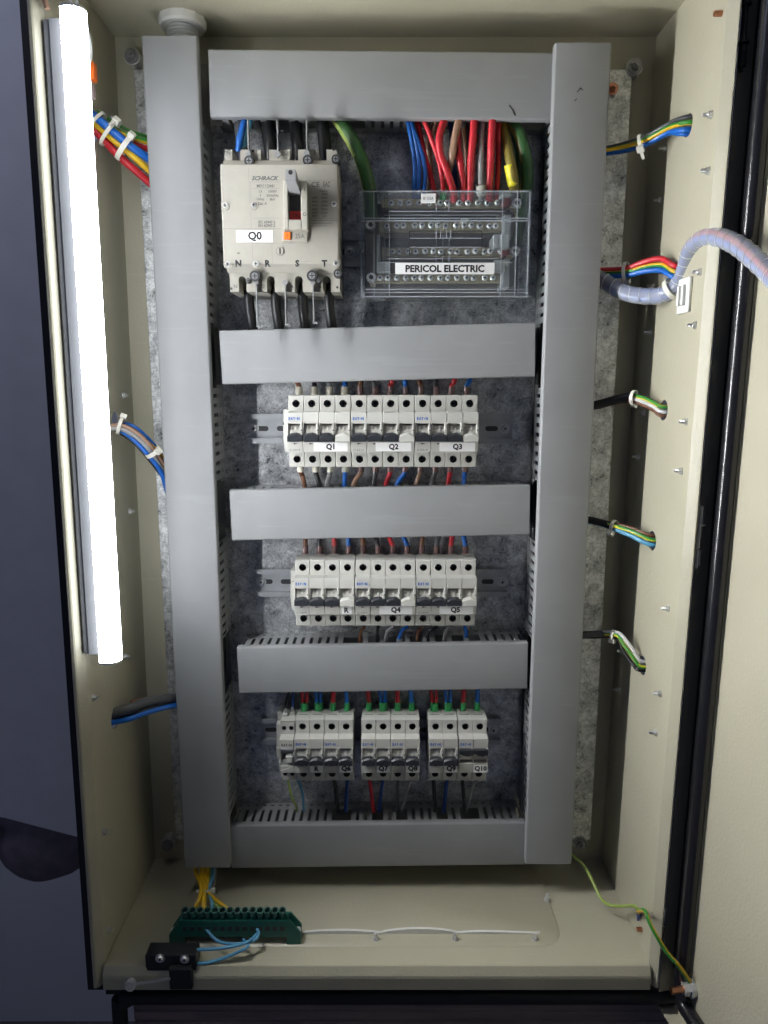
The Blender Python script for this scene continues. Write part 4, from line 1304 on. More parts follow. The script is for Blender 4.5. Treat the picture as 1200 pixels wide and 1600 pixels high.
a, b = bp(640, 361, BD), bp(752, 398.5, BD)
f = MB(); e = 0.35
for x0, x1_, z0, z1 in ((a[0], b[0], a[2] - e, a[2] + e), (a[0], b[0], b[2] - e, b[2] + e), (a[0] - e, a[0] + e, b[2], a[2]), (b[0] - e, b[0] + e, b[2], a[2])):
    f.box(x0, x1_, BD - 0.3, BD - 0.1, z0, z1)
f.build('printed_frame', INK, cv, sm=0)
a, b = bp(617.5, 411, BD - 3.2), bp(772.5, 428.5, BD - 3.2)
st = MB().box(a[0], b[0], BD - 3.6, BD - 3.2, b[2], a[2]).build('label_sticker', PAPER, db, sm=0)
text('PERICOL ELECTRIC', st, rel(db, (0.5 * (a[0] + b[0]), BD - 3.75, 0.5 * (a[2] + b[2]))), 7.2, INK, 85, bold=0.035)
a, b = bp(658, 302.5, BD - 3), bp(680.5, 317.5, BD - 3)
st = MB().box(a[0], b[0], BD - 3.4, BD - 3.0, b[2], a[2]).build('label_sticker', PAPER, db, sm=0)
text('III 125A', st, rel(db, (0.5 * (a[0] + b[0]), BD - 3.55, 0.5 * (a[2] + b[2]))), 3.0, GINK, 11)
bbox_px('white_ferrule_block', (721, 340), (732, 351), 830, 845, WFER)

# wires hanging into the block
gname = 'wires feeding the clear terminal block'
TW = [  # colour, label, radius, px path
    ('red', 'leftmost red wire slanting behind the blue wires to the terminal block', 3.0, ((650, 180, 838), (657, 215, 840), (665, 250, 842), (675, 285, 846), (680, 312, 848))),
    ('red', 'thin red wire ending in a small green ferrule', 2.6, ((660, 182, 832), (673, 215, 830), (685, 250, 832), (691, 282, 838), (693, 312, 842))),
    ('red', 'thick red wire bowing left then slanting right', 4.0, ((696, 182, 828), (687, 212, 824), (688, 240, 825), (700, 272, 830), (708, 298, 836), (710, 315, 842))),
    ('tan', 'brown wire in front of the bowed red wires', 4.0, ((718, 180, 826), (711, 215, 824), (706, 245, 827), (700, 275, 842), (699, 310, 850))),
    ('tan', 'brown wire curving behind the bowed thick red wire', 3.6, ((685, 180, 846), (676, 205, 846), (670, 230, 850), (672, 270, 854), (672, 312, 856))),
    ('red', 'red wire below the brown wire, in the middle of the block', 3.8, ((715, 200, 836), (716, 230, 832), (720, 262, 832), (724, 290, 838), (724, 315, 842))),
    ('red', 'straight red wire left of the white ferrule', 4.0, ((741, 180, 826), (739, 215, 826), (736, 250, 829), (735, 285, 836), (734, 315, 842))),
    ('grey', 'grey wire ending in a large white ferrule', 3.2, ((754, 180, 832), (752, 215, 830), (751, 250, 830), (751.5, 290, 836), (752, 315, 842))),
    ('red', 'thick straight red wire right of the white ferrule', 4.2, ((770, 180, 824), (768, 215, 825), (767, 250, 829), (765, 285, 836), (764, 315, 842))),
    ('red', 'red wire half hidden behind the thick right one', 3.0, ((779, 180, 838), (778, 215, 836), (779, 250, 836), (777, 285, 840), (775, 315, 844))),
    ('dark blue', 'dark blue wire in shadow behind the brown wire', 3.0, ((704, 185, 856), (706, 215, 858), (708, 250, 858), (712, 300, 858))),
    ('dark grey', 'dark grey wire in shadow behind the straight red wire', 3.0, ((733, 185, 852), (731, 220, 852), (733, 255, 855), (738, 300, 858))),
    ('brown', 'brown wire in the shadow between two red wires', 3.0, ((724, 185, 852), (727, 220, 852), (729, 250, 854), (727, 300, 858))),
]
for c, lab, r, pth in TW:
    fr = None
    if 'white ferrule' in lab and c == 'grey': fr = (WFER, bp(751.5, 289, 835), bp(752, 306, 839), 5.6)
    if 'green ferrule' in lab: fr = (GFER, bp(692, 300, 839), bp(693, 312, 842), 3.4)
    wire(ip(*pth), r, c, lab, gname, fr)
for k, (x0, x1_, x2, x3_) in enumerate(((636, 644, 648, 646), (640, 650, 655, 653), (638, 654, 664, 662))):
    wire(ip((x0, 182, 836), (x1_, 225, 834), (x2, 262, 838), (x3_, 318, 850)), 2.6, 'blue', ('leftmost', 'middle', 'rightmost')[k] + ' of three blue wires bending down to the terminal block', gname)
wire(ip((522, 178, 850), (540, 203, 838), (557, 232, 832), (570, 265, 832), (578, 300, 838), (580, 340, 846)), 7.4, 'dark green', 'thick green and yellow earth cable curving into the left of the block', gname, stripe='pale green', n=14)
wire(ip((784, 180, 850), (808, 203, 838), (820, 240, 834), (824, 280, 840), (816, 330, 850), (806, 385, 852)), 6.6, 'dark green', 'thick green and olive earth cable curving down the right end of the block', gname, stripe='olive', n=14)
wire(ip((780, 180, 848), (790, 215, 838), (797, 250, 828), (802, 275, 828), (804, 298, 834)), 5.2, 'olive', 'earth cable with a bright yellow sleeve above the block', gname, (WM['lemon'], bp(796, 257, 827.5), bp(802.5, 291, 831.5), 6.0), n=14)
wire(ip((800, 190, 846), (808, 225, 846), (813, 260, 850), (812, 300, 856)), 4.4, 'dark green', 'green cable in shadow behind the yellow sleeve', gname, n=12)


# ------------------------------------------------------------------ cable ties and bundles
def tie(label, c, axis, ra, rb, group, headang=90, tail=8, w=3.6):
    """closed band of nylon round a bundle at c (mm), with head and tail"""
    c = Vector(c); ax = Vector(axis).normalized()
    up = Vector((0, -1, 0))
    a = (up - ax * up.dot(ax)).normalized(); b = ax.cross(a)
    t = thing('cable_tie', label, 'cable tie', tuple(c), group)
    mb = MB(); n = 24; vs = []
    for k in range(n):
        wv = 2 * pi * k / n
        for rr, s_ in ((0, -w / 2), (0, w / 2), (1.1, w / 2), (1.1, -w / 2)):
            vs.append(c + a * ((ra + rr) * cos(wv)) + b * ((rb + rr) * sin(wv)) + ax * s_)
    fs = []
    for k in range(n):
        kk = (k + 1) % n
        for j in range(4):
            jj = (j + 1) % 4
            fs.append((k * 4 + j, k * 4 + jj, kk * 4 + jj, kk * 4 + j))
    mb.add(vs, fs); mb.build('band', NYLON, t, sm=40)
    wv = radians(headang)
    hc = c + a * ((ra + 2.2) * cos(wv)) + b * ((rb + 2.2) * sin(wv))
    rad = (a * cos(wv) + b * sin(wv)).normalized(); tan = ax.cross(rad)
    def obox(mb, o, e1, e2, e3, h1, h2, h3):
        vs = [o + e1 * (i * h1) + e2 * (j * h2) + e3 * (k * h3) for k in (-1, 1) for j in (-1, 1) for i in (-1, 1)]
        mb.add(vs, [(0, 2, 3, 1), (4, 5, 7, 6), (0, 1, 5, 4), (2, 6, 7, 3), (0, 4, 6, 2), (1, 3, 7, 5)])
    m1 = MB(); obox(m1, hc, ax, tan, rad, 3.4, 3.0, 2.4); m1.build('head', NYLON, t, sm=0)
    if tail:
        m1 = MB(); obox(m1, hc + tan * (3 + tail / 2), ax, tan, rad, w / 2 - 0.3, tail / 2, 0.6); m1.build('tail', NYLON, t, sm=0)
    return t


def bundle(specs, path, gname, place, seedk=1, n=10):
    """specs: (colour, stripe, radius, (offset along image right, image up)) about a shared path of (px,py,d)"""
    base = [Vector(bp(*p)) for p in path]
    rg = random.Random(seedk)
    for col, stripe, r, (ou, ov), lab in specs:
        pts = []
        for i, p in enumerate(base):
            t = (base[min(i + 1, len(base) - 1)] - base[max(i - 1, 0)]).normalized()
            s1 = t.cross(Vector((0, -1, 0))).normalized(); s2 = Vector((0, -1, 0)); s2 = (s2 - t * s2.dot(t)).normalized()
            k = 1 + 0.25 * rg.uniform(-1, 1)
            pts.append(p + s1 * ou * k + s2 * ov * k)
        wire(pts, r, col, lab, gname, stripe=stripe, n=n)
    return base


# right wall bundles, from the trunking into the wall holes
def Rend(i, out=18):
    p = R_H[i]; return (p[0] + out, p[1], p[2])


def wirew(pts, r, col, lab, g, stripe=None, n=10): return wire(pts, r, col, lab, g, stripe=stripe, n=n)


g = 'wires leaving the right trunking through holes in the side wall'
def rb(i, start, mids, specs):
    for k, (col, stripe, r, oy, od, lab) in enumerate(specs):
        pts = [bp(start[0], start[1] + oy * 0.5, start[2] + od)]
        for (px, py, d, f) in mids: pts.append(bp(px, py + oy * f, d + od * f))
        e = R_H[i]
        pts.append((e[0] - 3, e[1] + od * 0.9, e[2] - oy * 0.75)); pts.append((e[0] + 16, e[1] + od, e[2] - oy * 0.7))
        wirew(pts, r, col, lab, g, stripe)


rb(4, (930, 236, 842), ((952, 235, 836, 0.5), (985, 228, 826, .7), (1015, 217, 815, 0.8), (1045, 201, 797, 0.9)), (
    ('black', None, 2.6, -8, 4, 'black wire of the uppermost right wall bundle'), ('yellow', 'green', 2.6, -2, -4, 'yellow and green wire of the uppermost right wall bundle'),
    ('blue', None, 2.8, 6, -1, 'blue wire of the uppermost right wall bundle'), ('blue', None, 2.6, 8, 5, 'lower blue wire of the uppermost right wall bundle'), ('dark grey', None, 2.2, -9, -3, 'dark grey wire of the uppermost right wall bundle')))
rb(3, (925, 425, 842), ((950, 426, 836, 0.6), (980, 424, 824, .7), (1010, 415, 808, 1.0), (1035, 413, 792, 1.2)), (
    ('red', None, 3.0, -7, -2, 'red wire of the bundle above the spiral wrapped cable'), ('green', 'yellow', 2.3, 1, -4, 'green and yellow wire of the bundle above the spiral wrapped cable'),
    ('blue', None, 3.0, 8, -3, 'blue wire of the bundle above the spiral wrapped cable'), ('black', None, 2.6, 5, 5, 'black wire of the bundle above the spiral wrapped cable')))
rb(2, (915, 634, 842), ((945, 630, 836, 0.4), (985, 622, 824, .6), (1005, 626, 810, 0.9), (1022, 634, 796, 1.0)), (
    ('lemon', 'green', 2.1, -5, -3, 'yellow and green wire of the third right wall bundle'), ('white', None, 2.2, 2, -4, 'white wire of the third right wall bundle'), ('brown', None, 2.2, 7, 0, 'brown wire of the third right wall bundle')))
wire(ip((905, 634, 846), (930, 633, 838), (958, 626, 832), (988, 619, 822)), 5.2, 'black', 'black cable sheath that splits into the third right wall bundle', g)
rb(1, (905, 812, 842), ((930, 815, 836, 0.4), (958, 823, 824, .6), (985, 832, 806, 0.9)), (
    ('lemon', 'green', 2.2, -3, -4, 'yellow and green wire of the fourth right wall bundle'), ('light blue', None, 2.6, 5, -2, 'bright blue wire of the fourth right wall bundle'), ('brown', None, 2.1, -8, 2, 'brown wire of the fourth right wall bundle')))
wire(ip((895, 812, 846), (918, 812, 838), (940, 817, 832), (958, 823, 824)), 4.4, 'black', 'black cable sheath that splits into the fourth right wall bundle', g)
rb(0, (895, 991, 842), ((925, 992, 836, 0.4), (962, 992, 820, .5), (975, 1008, 808, 1.4), (990, 1028, 796, 1.4)), (
    ('lemon', 'green', 2.2, 0, -4, 'yellow and green wire of the lowest right wall bundle'), ('white', None, 2.2, -8, -1, 'white wire of the lowest right wall bundle'), ('black', None, 2.2, 8, 2, 'black wire of the lowest right wall bundle')))
wire(ip((888, 990, 846), (910, 991, 838), (940, 990, 830), (965, 992, 820)), 3.8, 'dark grey', 'grey cable sheath that splits into the lowest right wall bundle', g)
tg = 'nylon cable ties on the wire bundles'
tie('white cable tie on the uppermost right wall bundle', bp(1002, 224, 818), Vector(bp(1015, 217, 815)) - Vector(bp(985, 228, 826)), 8, 8, tg, 40, 9)
tie('white cable tie on the red and blue wires above the spiral wrap', bp(978, 424, 824), Vector(bp(990, 422, 818)) - Vector(bp(960, 426, 832)), 7, 9, tg, 110, 0)
tie('white cable tie where the black sheath meets white and brown wires', bp(990, 621, 820), Vector(bp(1005, 626, 810)) - Vector(bp(975, 622, 826)), 6, 7, tg, 130, 10)
tie('white cable tie on the fourth right wall bundle', bp(959, 823, 823), Vector(bp(975, 828, 812)) - Vector(bp(945, 819, 830)), 6, 7, tg, 60, 0)
tie('pale cable tie on the lowest right wall bundle', bp(958, 992, 822), Vector(bp(970, 998, 815)) - Vector(bp(945, 990, 828)), 5, 5, tg, 90, 0)

# spiral wrapped cable to the door
sw = thing('spiral_wrapped_cable', 'cable in clear spiral wrap looping from the cabinet to the door', 'cable', bp(1060, 455, 775))
wpts = spline(ip((925, 425, 846), (945, 440, 834), (975, 457, 818), (1012, 463, 800), (1043, 458, 784), (1062, 440, 772), (1072, 415, 758), (1080, 390, 742), (1098, 373, 722), (1122, 371, 700), (1150, 382, 676), (1180, 405, 650), (1215, 440, 620), (1260, 490, 580)), 14)
R0 = 8.5
mb = MB(); mb.tube(wpts, R0, 18); wr = mb.build('spiral_wrap', WRAP, sw, sm=60)
# the overlapping edge of the wrap, wound as a helix
mb = MB(); hel = []
acc = 0.0; tdir = None; a_ = (wpts[1] - wpts[0]).orthogonal().normalized()
dense = []
for p, q in zip(wpts, wpts[1:]):
    for k in range(6): dense.append(p.lerp(q, k / 6))
for i, p in enumerate(dense[:-1]):
    t = (dense[i + 1] - p); ln = t.length; t.normalize()
    a_ = (a_ - t * a_.dot(t)).normalized(); b_ = t.cross(a_)
    acc += ln / 11.5 * 2 * pi
    hel.append(p + a_ * ((R0 + 0.2) * cos(acc)) + b_ * ((R0 + 0.2) * sin(acc)))
mb.tube(hel, 0.28, 5); mb.build('wrap_edge', NYLON, sw, sm=60)
for k, (c, w0) in enumerate((('red', 0), ('blue', 60), ('dark blue', 120), ('blue', 180), ('white', 240), ('dark blue', 300))):
    pts = []; a_ = (wpts[1] - wpts[0]).orthogonal().normalized()
    for i, p in enumerate(wpts):
        t = (wpts[min(i + 1, len(wpts) - 1)] - wpts[max(i - 1, 0)]).normalized()
        a_ = (a_ - t * a_.dot(t)).normalized(); b_ = t.cross(a_)
        wv = radians(w0 + 200) + i * 0.012
        pts.append(p + a_ * (4.9 * cos(wv)) + b_ * (4.9 * sin(wv)))
    MB().tube(pts, 2.5, 8).build('core_wire', WM[c], sw, sm=60, label=c + ' core wire')
# adhesive tie mount on the wall with its tie
q = wall_hit(1072, 462, 1)
am = thing('tie_mount', 'white adhesive tie mount on the right wall', 'tie mount', q)
mb = MB(); mb.box(q[0] - 3.2, q[0] - 0.2, q[1] - 14, q[1] + 14, q[2] - 17, q[2] + 17, bev=0.8); mb.box(q[0] - 7, q[0] - 3.2, q[1] - 7, q[1] - 3, q[2] - 10, q[2] + 10, bev=0.8); mb.box(q[0] - 7, q[0] - 3.2, q[1] + 3, q[1] + 7, q[2] - 10, q[2] + 10, bev=0.8)
mb.build('mount_plate', WHITE, am)
tie('white cable tie holding the spiral wrap to its mount', bp(1050, 452, 781), Vector(bp(1062, 440, 772)) - Vector(bp(1035, 461, 788)), 11, 11, tg, 75, 0, w=5)

# left wall bundles
g = 'wires crossing from the left wall into the left trunking'
LW = [
    ('red', None, 4.0, ((128, 178, 800), (150, 205, 812), (185, 243, 815), (210, 265, 820), (250, 300, 838)), 'lowest red wire of the upper left bundle'),
    ('yellow', None, 3.4, ((122, 168, 800), (150, 194, 806), (185, 225, 809), (215, 250, 815), (252, 284, 836)), 'front yellow wire of the upper left bundle'),
    ('blue', None, 4.2, ((120, 160, 798), (150, 183, 800), (185, 213, 804), (215, 236, 812), (255, 262, 834)), 'blue wire of the upper left bundle'),
    ('yellow', 'green', 3.2, ((130, 165, 815), (160, 190, 815), (190, 208, 815), (215, 217, 818), (255, 228, 836)), 'rear yellow wire of the upper left bundle'),
    ('red', None, 3.2, ((128, 170, 820), (160, 196, 820), (190, 217, 818), (215, 228, 820), (255, 240, 838)), 'rear red wire of the upper left bundle'),
    ('green', None, 1.6, ((140, 165, 822), (170, 186, 822), (200, 203, 824), (232, 214, 836)), 'thin green wire along the top of the upper left bundle'),
    ('grey', None, 2.0, ((135, 180, 818), (170, 218, 818), (205, 248, 822), (245, 275, 838)), 'thin grey wire inside the upper left bundle'),
]
for c, s_, r, p, lab in LW: wire(ip(*p), r, c, lab, g, stripe=s_)
tie('large looped cable tie next to the LED tube', bp(149, 196, 803), Vector(bp(170, 215, 805)) - Vector(bp(130, 180, 800)), 12, 15, tg, 200, 6, w=3)
tie('cable tie with a tilted head, middle of the upper left bundle', bp(172, 207, 806), Vector(bp(190, 222, 808)) - Vector(bp(155, 190, 803)), 10, 15, tg, 310, 9)
tie('wide cable tie nearest the trunking on the upper left bundle', bp(195, 230, 808), Vector(bp(210, 242, 812)) - Vector(bp(178, 216, 806)), 9, 14, tg, 300, 0, w=5)
e = L_H[1]
LW = [
    ('blue', None, 3.0, ((182, 668, 806), (205, 683, 806), (230, 708, 812), (252, 738, 826), (262, 770, 840)), 'thick blue wire of the middle left bundle'),
    ('blue', None, 2.0, ((190, 660, 812), (212, 668, 810), (238, 692, 818), (262, 724, 838)), 'thin blue wire along the top of the middle left bundle'),
    ('tan', None, 2.4, ((160, 672, 796), (185, 664, 800), (212, 675, 803), (238, 700, 812), (262, 735, 834)), 'pale brown wire of the middle left bundle'),
    ('grey', None, 2.6, ((158, 674, 796), (185, 669, 800), (212, 682, 803), (236, 706, 812), (260, 745, 834)), 'grey wire of the middle left bundle'),
    ('yellow', None, 1.4, ((185, 662, 808), (215, 678, 806), (240, 698, 814), (262, 722, 834)), 'thin yellow wire of the middle left bundle'),
    ('black', None, 1.8, ((180, 672, 810), (205, 688, 810), (228, 712, 816), (256, 748, 836)), 'thin black wire under the middle left bundle'),
]
for c, s_, r, p, lab in LW: wire(ip(*p), r, c, lab, g, stripe=s_)
tie('cable tie beside the left wall hole on the middle left bundle', bp(188, 665, 803), Vector(bp(205, 675, 803)) - Vector(bp(172, 664, 799)), 7, 9, tg, 250, 0)
tie('cable tie on the middle left bundle close to the trunking', bp(240, 706, 812), Vector(bp(248, 716, 816)) - Vector(bp(228, 692, 808)), 7, 9, tg, 320, 0, w=4.5)
e = L_H[0]
LW = [
    ('dark grey', None, 5.6, ((e[0] - 10, e[1], e[2] + 4), bp(200, 1108, 772), bp(225, 1098, 786), bp(262, 1092, 812), bp(300, 1090, 840)), 'dark sleeved cable of the lower left bundle'),
    ('black', None, 4.6, ((e[0] - 10, e[1] + 3, e[2] + 1), bp(200, 1116, 775), bp(235, 1108, 790), bp(268, 1101, 815), bp(300, 1098, 842)), 'black cable of the lower left bundle'),
    ('blue', None, 3.0, ((e[0] - 10, e[1] - 2, e[2] - 6), bp(200, 1124, 768), bp(235, 1112, 784), bp(270, 1103, 808), bp(300, 1098, 838)), 'blue wire under the dark cable of the lower left bundle'),
    ('brown', None, 3.0, (bp(205, 1098, 786), bp(235, 1092, 800), bp(270, 1089, 820), bp(300, 1088, 842)), 'brown wire on top of the lower left bundle'),
]
for c, s_, r, p, lab in LW: wire(p, r, c, lab, g)

# lever connector and flex of the lamp
oc = thing('wire_connector', 'small clear wire connector with an orange lever behind the LED tube', 'connector', bp(142, 115, 770))
a = bp(137, 122, 770)
mb = MB(); mb.box(a[0] - 5, a[0] + 8, 765, 775, a[2] - 3, a[2] + 14, bev=1); mb.build('lever', ORANGE, oc)
mb = MB(); mb.box(a[0] - 6, a[0] + 5, 766, 776, a[2] - 18, a[2] - 3, bev=1); mb.build('housing', clear('clear_connector', (0.9, 0.6, 0.5), scat=0.25), oc)
for k, (px, dx) in enumerate(((104, 0), (114, 0))):
    wire(ip((px + 2, -14, 718), (px + 8, 10, 722), (px + 20, 40, 735), (px + 28, 80, 752), (137, 108, 768)), 1.7, 'white', ('left' if k == 0 else 'right') + ' white lamp lead running behind the top of the LED tube', 'lamp leads')
wire(ip((66, -20, 702), (70, 0, 700), (74, 14, 700)), 2.4, 'tan', 'short orange brown lead at the very top of the lamp', None)

# wires running inside the upright trunking, seen through the slots
g = 'wires running inside the upright trunking'
for k in range(6):
    pts = [(180 + k * 7 + 2 * sin(z * 0.02 + k), 856 + 4 * cos(z * 0.015 + k), z) for z in range(-540, 310, 50)]
    wire(pts, 4.0, 'black', 'thick black wire bunched deep inside the right upright trunking', 'thick black wires inside the right upright trunking', per=3, n=8)
for side, xm in (('left', -212), ('right', 203)):
    for k, (c, dx, dd) in enumerate((('blue', 6, 835), ('black', 14, 845), ('brown', 4, 850), ('yellow', 12, 828))):
        pts = [((xm + dx * (1 if side == 'left' else -1)) + 3 * sin(z * 0.02 + k) + (-0.012 * (z - 100) if side == 'left' else 0.012 * (z - 100)) * 0, dd + 3 * cos(z * 0.017 + k * 2), z) for z in range(-540, 310, 50)]
        wire(pts, 2.6, c, f'{c} wire running inside the {side} upright trunking', g, per=3, n=8)

# ------------------------------------------------------------------ green earth terminal bar
gb_ = thing('earth_terminal_bar', 'green plastic earth terminal bar standing on the cabinet floor', 'terminal bar', bp(370, 1470, 738))
q0 = bp(368, 1470, 738)
cx, cd = q0[0], 738.0
zf = -629.0
mb = MB()
w2 = 70
mb.prism([(cx - w2 + 8, zf + 30), (cx - w2 - 4, zf + 12), (cx - w2 - 4, zf), (cx - w2 + 14, zf), (cx - w2 + 14, zf + 9), (cx + w2 - 10, zf + 9), (cx + w2 - 10, zf), (cx + w2 + 6, zf), (cx + w2 + 6, zf + 14), (cx + w2 - 6, zf + 30)], 'y', cd - 7, cd - 4)
mb.prism([(cx - w2 + 8, zf + 30), (cx - w2 - 4, zf + 12), (cx - w2 - 4, zf), (cx - w2 + 14, zf), (cx - w2 + 14, zf + 9), (cx + w2 - 10, zf + 9), (cx + w2 - 10, zf), (cx + w2 + 6, zf), (cx + w2 + 6, zf + 14), (cx + w2 - 6, zf + 30)], 'y', cd + 5, cd + 8)
mb.box(cx - w2 + 8, cx + w2 - 8, cd - 4, cd + 5, zf + 26, zf + 29.5)
mb.box(cx - w2 - 4, cx - w2 + 3, cd - 4, cd + 5, zf, zf + 10); mb.box(cx + w2 - 2, cx + w2 + 6, cd - 4, cd + 5, zf, zf + 10)
mb.prism([(cx - w2 + 3, zf + 10), (cx - w2 + 8, zf + 26), (cx - w2 + 11, zf + 26), (cx - w2 + 6, zf + 10)], 'y', cd - 4, cd + 5)
fr_ = mb.build('frame', GREEN, gb_, sm=30)
MB().box(cx - w2 + 12, cx + w2 - 12, cd - 3.5, cd + 4.5, zf + 15, zf + 26).build('brass_bar', BRASS, gb_)
for k in range(14):
    x = cx - w2 + 14.5 + k * (2 * w2 - 29) / 13
    mb = MB(); n = 16; vs = []
    p0 = Vector((x, cd, zf + 29)); p1 = Vector((x, cd - 3.5, zf + 41)); ax = (p1 - p0).normalized(); a_ = Vector((1, 0, 0)); b_ = ax.cross(a_)
    for pp, rr in ((p0, 4.3), (p1, 4.3), (p1, 3.2), (p0 + ax * 1.0, 3.2)):
        for i in range(n):
            wv = 2 * pi * i / n; vs.append(pp + a_ * rr * cos(wv) + b_ * rr * sin(wv))
    mb.add(vs, [(j * n + i, j * n + (i + 1) % n, (j + 1) * n + (i + 1) % n, (j + 1) * n + i) for j in range(3) for i in range(n)] + [list(range(3 * n, 4 * n))])
    tb = mb.build('screw_tube', GREEN, gb_, sm=30)
    f = MB(); s0 = p0 + ax * 4; f.cyl(s0, s0 + ax * 2, 2.9, n=12); f.build('screw', ZINC, tb, sm=30)
    MB().box(x - 2.6, x + 2.6, cd - 7.25, cd - 7.02, zf + 17, zf + 22.5).build('wire_port', DARKH, gb_, sm=0)
for k, x in enumerate((cx - w2, cx + w2 + 2)):
    f = MB(); f.cyl((x, cd, zf + 10), (x, cd, zf + 14), 4, n=14); f.build('fixing_screw', ZINC, gb_, sm=30)
g = 'wires from the left trunking to the green earth bar'
for k, (c, s_, r, p, lab) in enumerate((
    ('yellow', None, 2.4, ((308, 1345, 825), (306, 1362, 820), (314, 1385, 790), (312, 1402, 765), (302, 1425, 752), (302, 1440, 748)), 'leftmost yellow wire running down to the green earth bar'),
    ('yellow', None, 3.4, ((318, 1345, 825), (315, 1370, 812), (318, 1392, 785), (318, 1410, 762), (318, 1436, 750)), 'thick yellow wire running straight down to the green earth bar'),
    ('yellow', 'green', 2.4, ((324, 1345, 825), (324, 1370, 815), (324, 1392, 788), (336, 1405, 768), (354, 1420, 755), (360, 1436, 750)), 'yellow wire bending right to the middle of the green earth bar'),
    ('light blue', None, 2.0, ((334, 1345, 825), (332, 1370, 812), (326, 1392, 788), (331, 1408, 766), (332, 1436, 750)), 'light blue wire among the yellow ones above the green bar'),
    ('pale green', 'green', 2.0, ((330, 1345, 826), (328, 1372, 814), (325, 1395, 786), (332, 1408, 768), (345, 1422, 756), (348, 1436, 750)), 'yellow green wire among the yellow ones above the green bar'),
    ('yellow', 'green', 2.0, ((312, 1345, 828), (320, 1368, 816), (322, 1392, 790), (310, 1410, 766), (308, 1436, 750)), 'thin yellow wire crossing the others above the green bar'),
    ('grey', None, 1.8, ((337, 1345, 828), (335, 1375, 816), (330, 1400, 792), (336, 1425, 762)), 'grey wire behind the yellow ones above the green bar'))):
    wire(ip(*p), r, c, lab, g, stripe=s_)
tie('clear cable tie round the yellow wires above the green bar', bp(319, 1392, 787), Vector((0, -0.7, -1)), 6, 9, tg, 270, 9, w=3)
wire(ip((322, 1452, 732), (340, 1470, 722), (365, 1475, 712), (395, 1470, 718), (404, 1460, 724), (402, 1452, 730)), 1.7, 'light blue', 'light blue wire looping under the green earth bar', 'light blue switch leads')
wire(ip((250, 1491, 712), (270, 1485, 712), (310, 1484, 708), (350, 1481, 708), (385, 1473, 714), (403, 1458, 726)), 1.7, 'light blue', 'light blue lead from the far side of the limit switch', 'light blue switch leads')
wire(ip((305, 1506, 704), (325, 1504, 704), (350, 1497, 706), (375, 1486, 708), (388, 1478, 712), (380, 1468, 724)), 1.7, 'light blue', 'light blue lead from the right side of the limit switch', 'light blue switch leads')

# ------------------------------------------------------------------ limit switch with roller lever
ls = thing('limit_switch', 'small black limit switch with a roller lever on the cabinet edge', 'limit switch', bp(268, 1530, 702))
a, b = bp(227, 1491, 700), bp(308, 1531, 700)
mb = MB(); mb.box(a[0], b[0], 700, 718, b[2] + 2, a[2], bev=1); 
c1 = bp(264, 1512, 694); c2 = bp(301, 1545, 694)
mb.box(c1[0], c2[0], 692, 701, c2[2], c1[2], bev=1); mb.box(a[0], b[0] , 698.5, 700.5, 0.5 * (a[2] + b[2]), a[2], bev=0.5)
mb.build('body', BLACKP, ls)
for px, py in ((250, 1497.5), (288.5, 1499)):
    q = bp(px, py, 698)
    f = MB(); f.cyl((q[0], 698.6, q[2]), (q[0], 697.6, q[2]), 5.2, n=20); f.cyl((q[0], 697.6, q[2]), (q[0], 695.8, q[2]), 3.8, 2.8, n=18); f.cyl((q[0], 695.9, q[2]), (q[0], 695.6, q[2]), 1.2, n=8, m=1)
    f.build('pan_screw', [ZINC, DARKH], ls, sm=30)
mb = MB(); p = [bp(208, 1540, 691), bp(220, 1538, 691), bp(255, 1532.5, 691), bp(266, 1531, 691)]
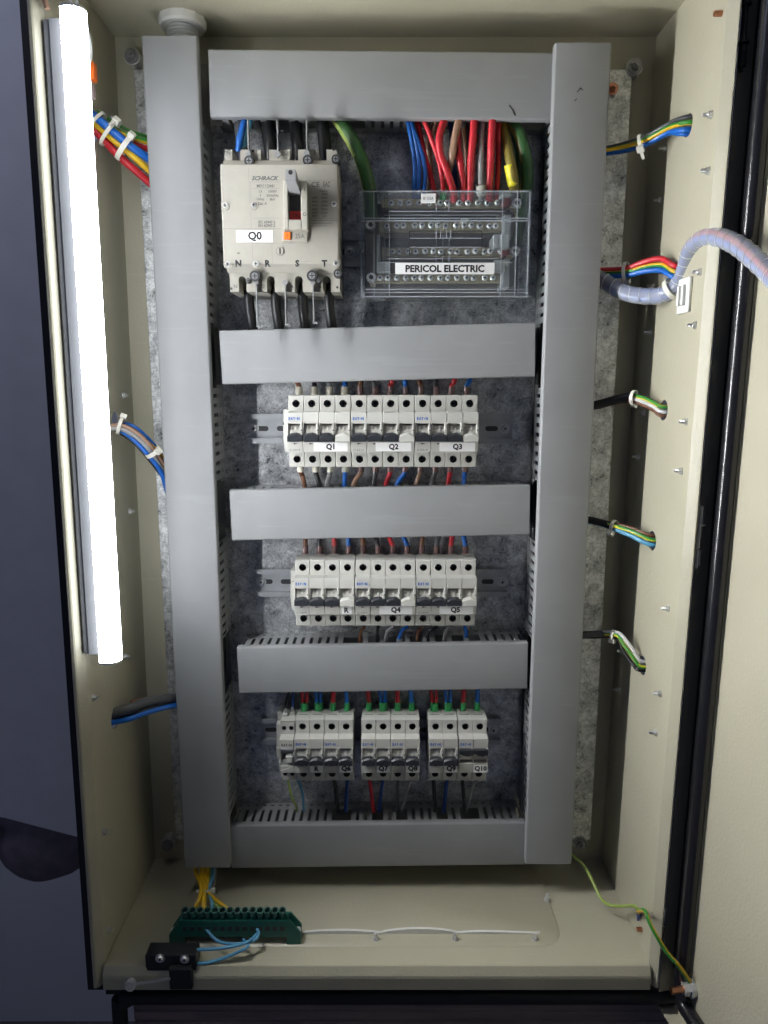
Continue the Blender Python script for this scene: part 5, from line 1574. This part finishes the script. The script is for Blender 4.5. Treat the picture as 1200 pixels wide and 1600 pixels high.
for (u, v) in zip(p, p[1:]):
    mb.add([(u[0], 690.2, u[2] + 3), (v[0], 690.2, v[2] + 3), (v[0], 691.4, v[2] + 3), (u[0], 691.4, u[2] + 3), (u[0], 690.2, u[2]), (v[0], 690.2, v[2]), (v[0], 691.4, v[2]), (u[0], 691.4, u[2])], [(0, 1, 2, 3), (4, 5, 6, 7), (0, 1, 5, 4), (2, 3, 7, 6), (0, 3, 7, 4), (1, 2, 6, 5)])
mb.build('lever_arm', ZINC, ls, sm=0)
q = bp(203.5, 1538, 692)
f = MB(); f.cyl((q[0], 698, q[2] - 2), (q[0], 690, q[2] - 2), 5.4, n=22, m=0); f.cyl((q[0], 690, q[2] - 1), (q[0], 688.6, q[2] - 1), 3.2, n=16, m=1); f.box(q[0] - 5, q[0] + 5, 689.5, 690.2, q[2] - 1, q[2] + 4.5, 1)
f.build('roller', [WHITE, ZINC], ls, sm=30)

# ------------------------------------------------------------------ earth wires at the lower right
g = 'earth wires of cabinet and door'
q = wall_hit(1003, 1424, 1)
wire(ip((880, 1325, 842), (897, 1338, 830), (912, 1352, 820), (925, 1375, 806), (938, 1402, 788), (950, 1413, 776), (970, 1416, 764)) + [(q[0] - 8, q[1] + 4, q[2] + 4), (q[0] - 3, q[1], q[2])], 1.9, 'pale green', 'yellow green earth wire from the right trunking to the side wall', g, stripe='green')
w2_ = wire([(q[0] - 3, q[1], q[2] - 2), (q[0] - 6, q[1] - 6, q[2] + 5), Vector(bp(1008, 1424, 700)), Vector(bp(1019, 1450, 688)), Vector(bp(1042, 1488, 680)), Vector(bp(1060, 1508, 676)), tuple(STUD + Vector((2, 0, 8)))], 2.3, 'yellow', 'yellow and green earth wire bridging from side wall to door', g, stripe='green')
f = MB(); f.cyl((q[0] - 3, q[1], q[2]), (q[0] - 3, q[1] + 2, q[2] - 13), 3.4, 1.4, n=12); o = f.build('cable_lug', WM['dark blue']); tag(o, 'blue insulated cable lug on the right side wall', 'cable lug', 'blue cable lugs')
f = MB(); c_ = STUD + Vector((3, -3, 2)); f.cyl(c_, c_ + Vector((2, 0, -9)), 4.4, 3.4, n=12); o = f.build('cable_lug', WM['dark blue']); tag(o, 'blue insulated cable lug under the nut of the door stud', 'cable lug', 'blue cable lugs')
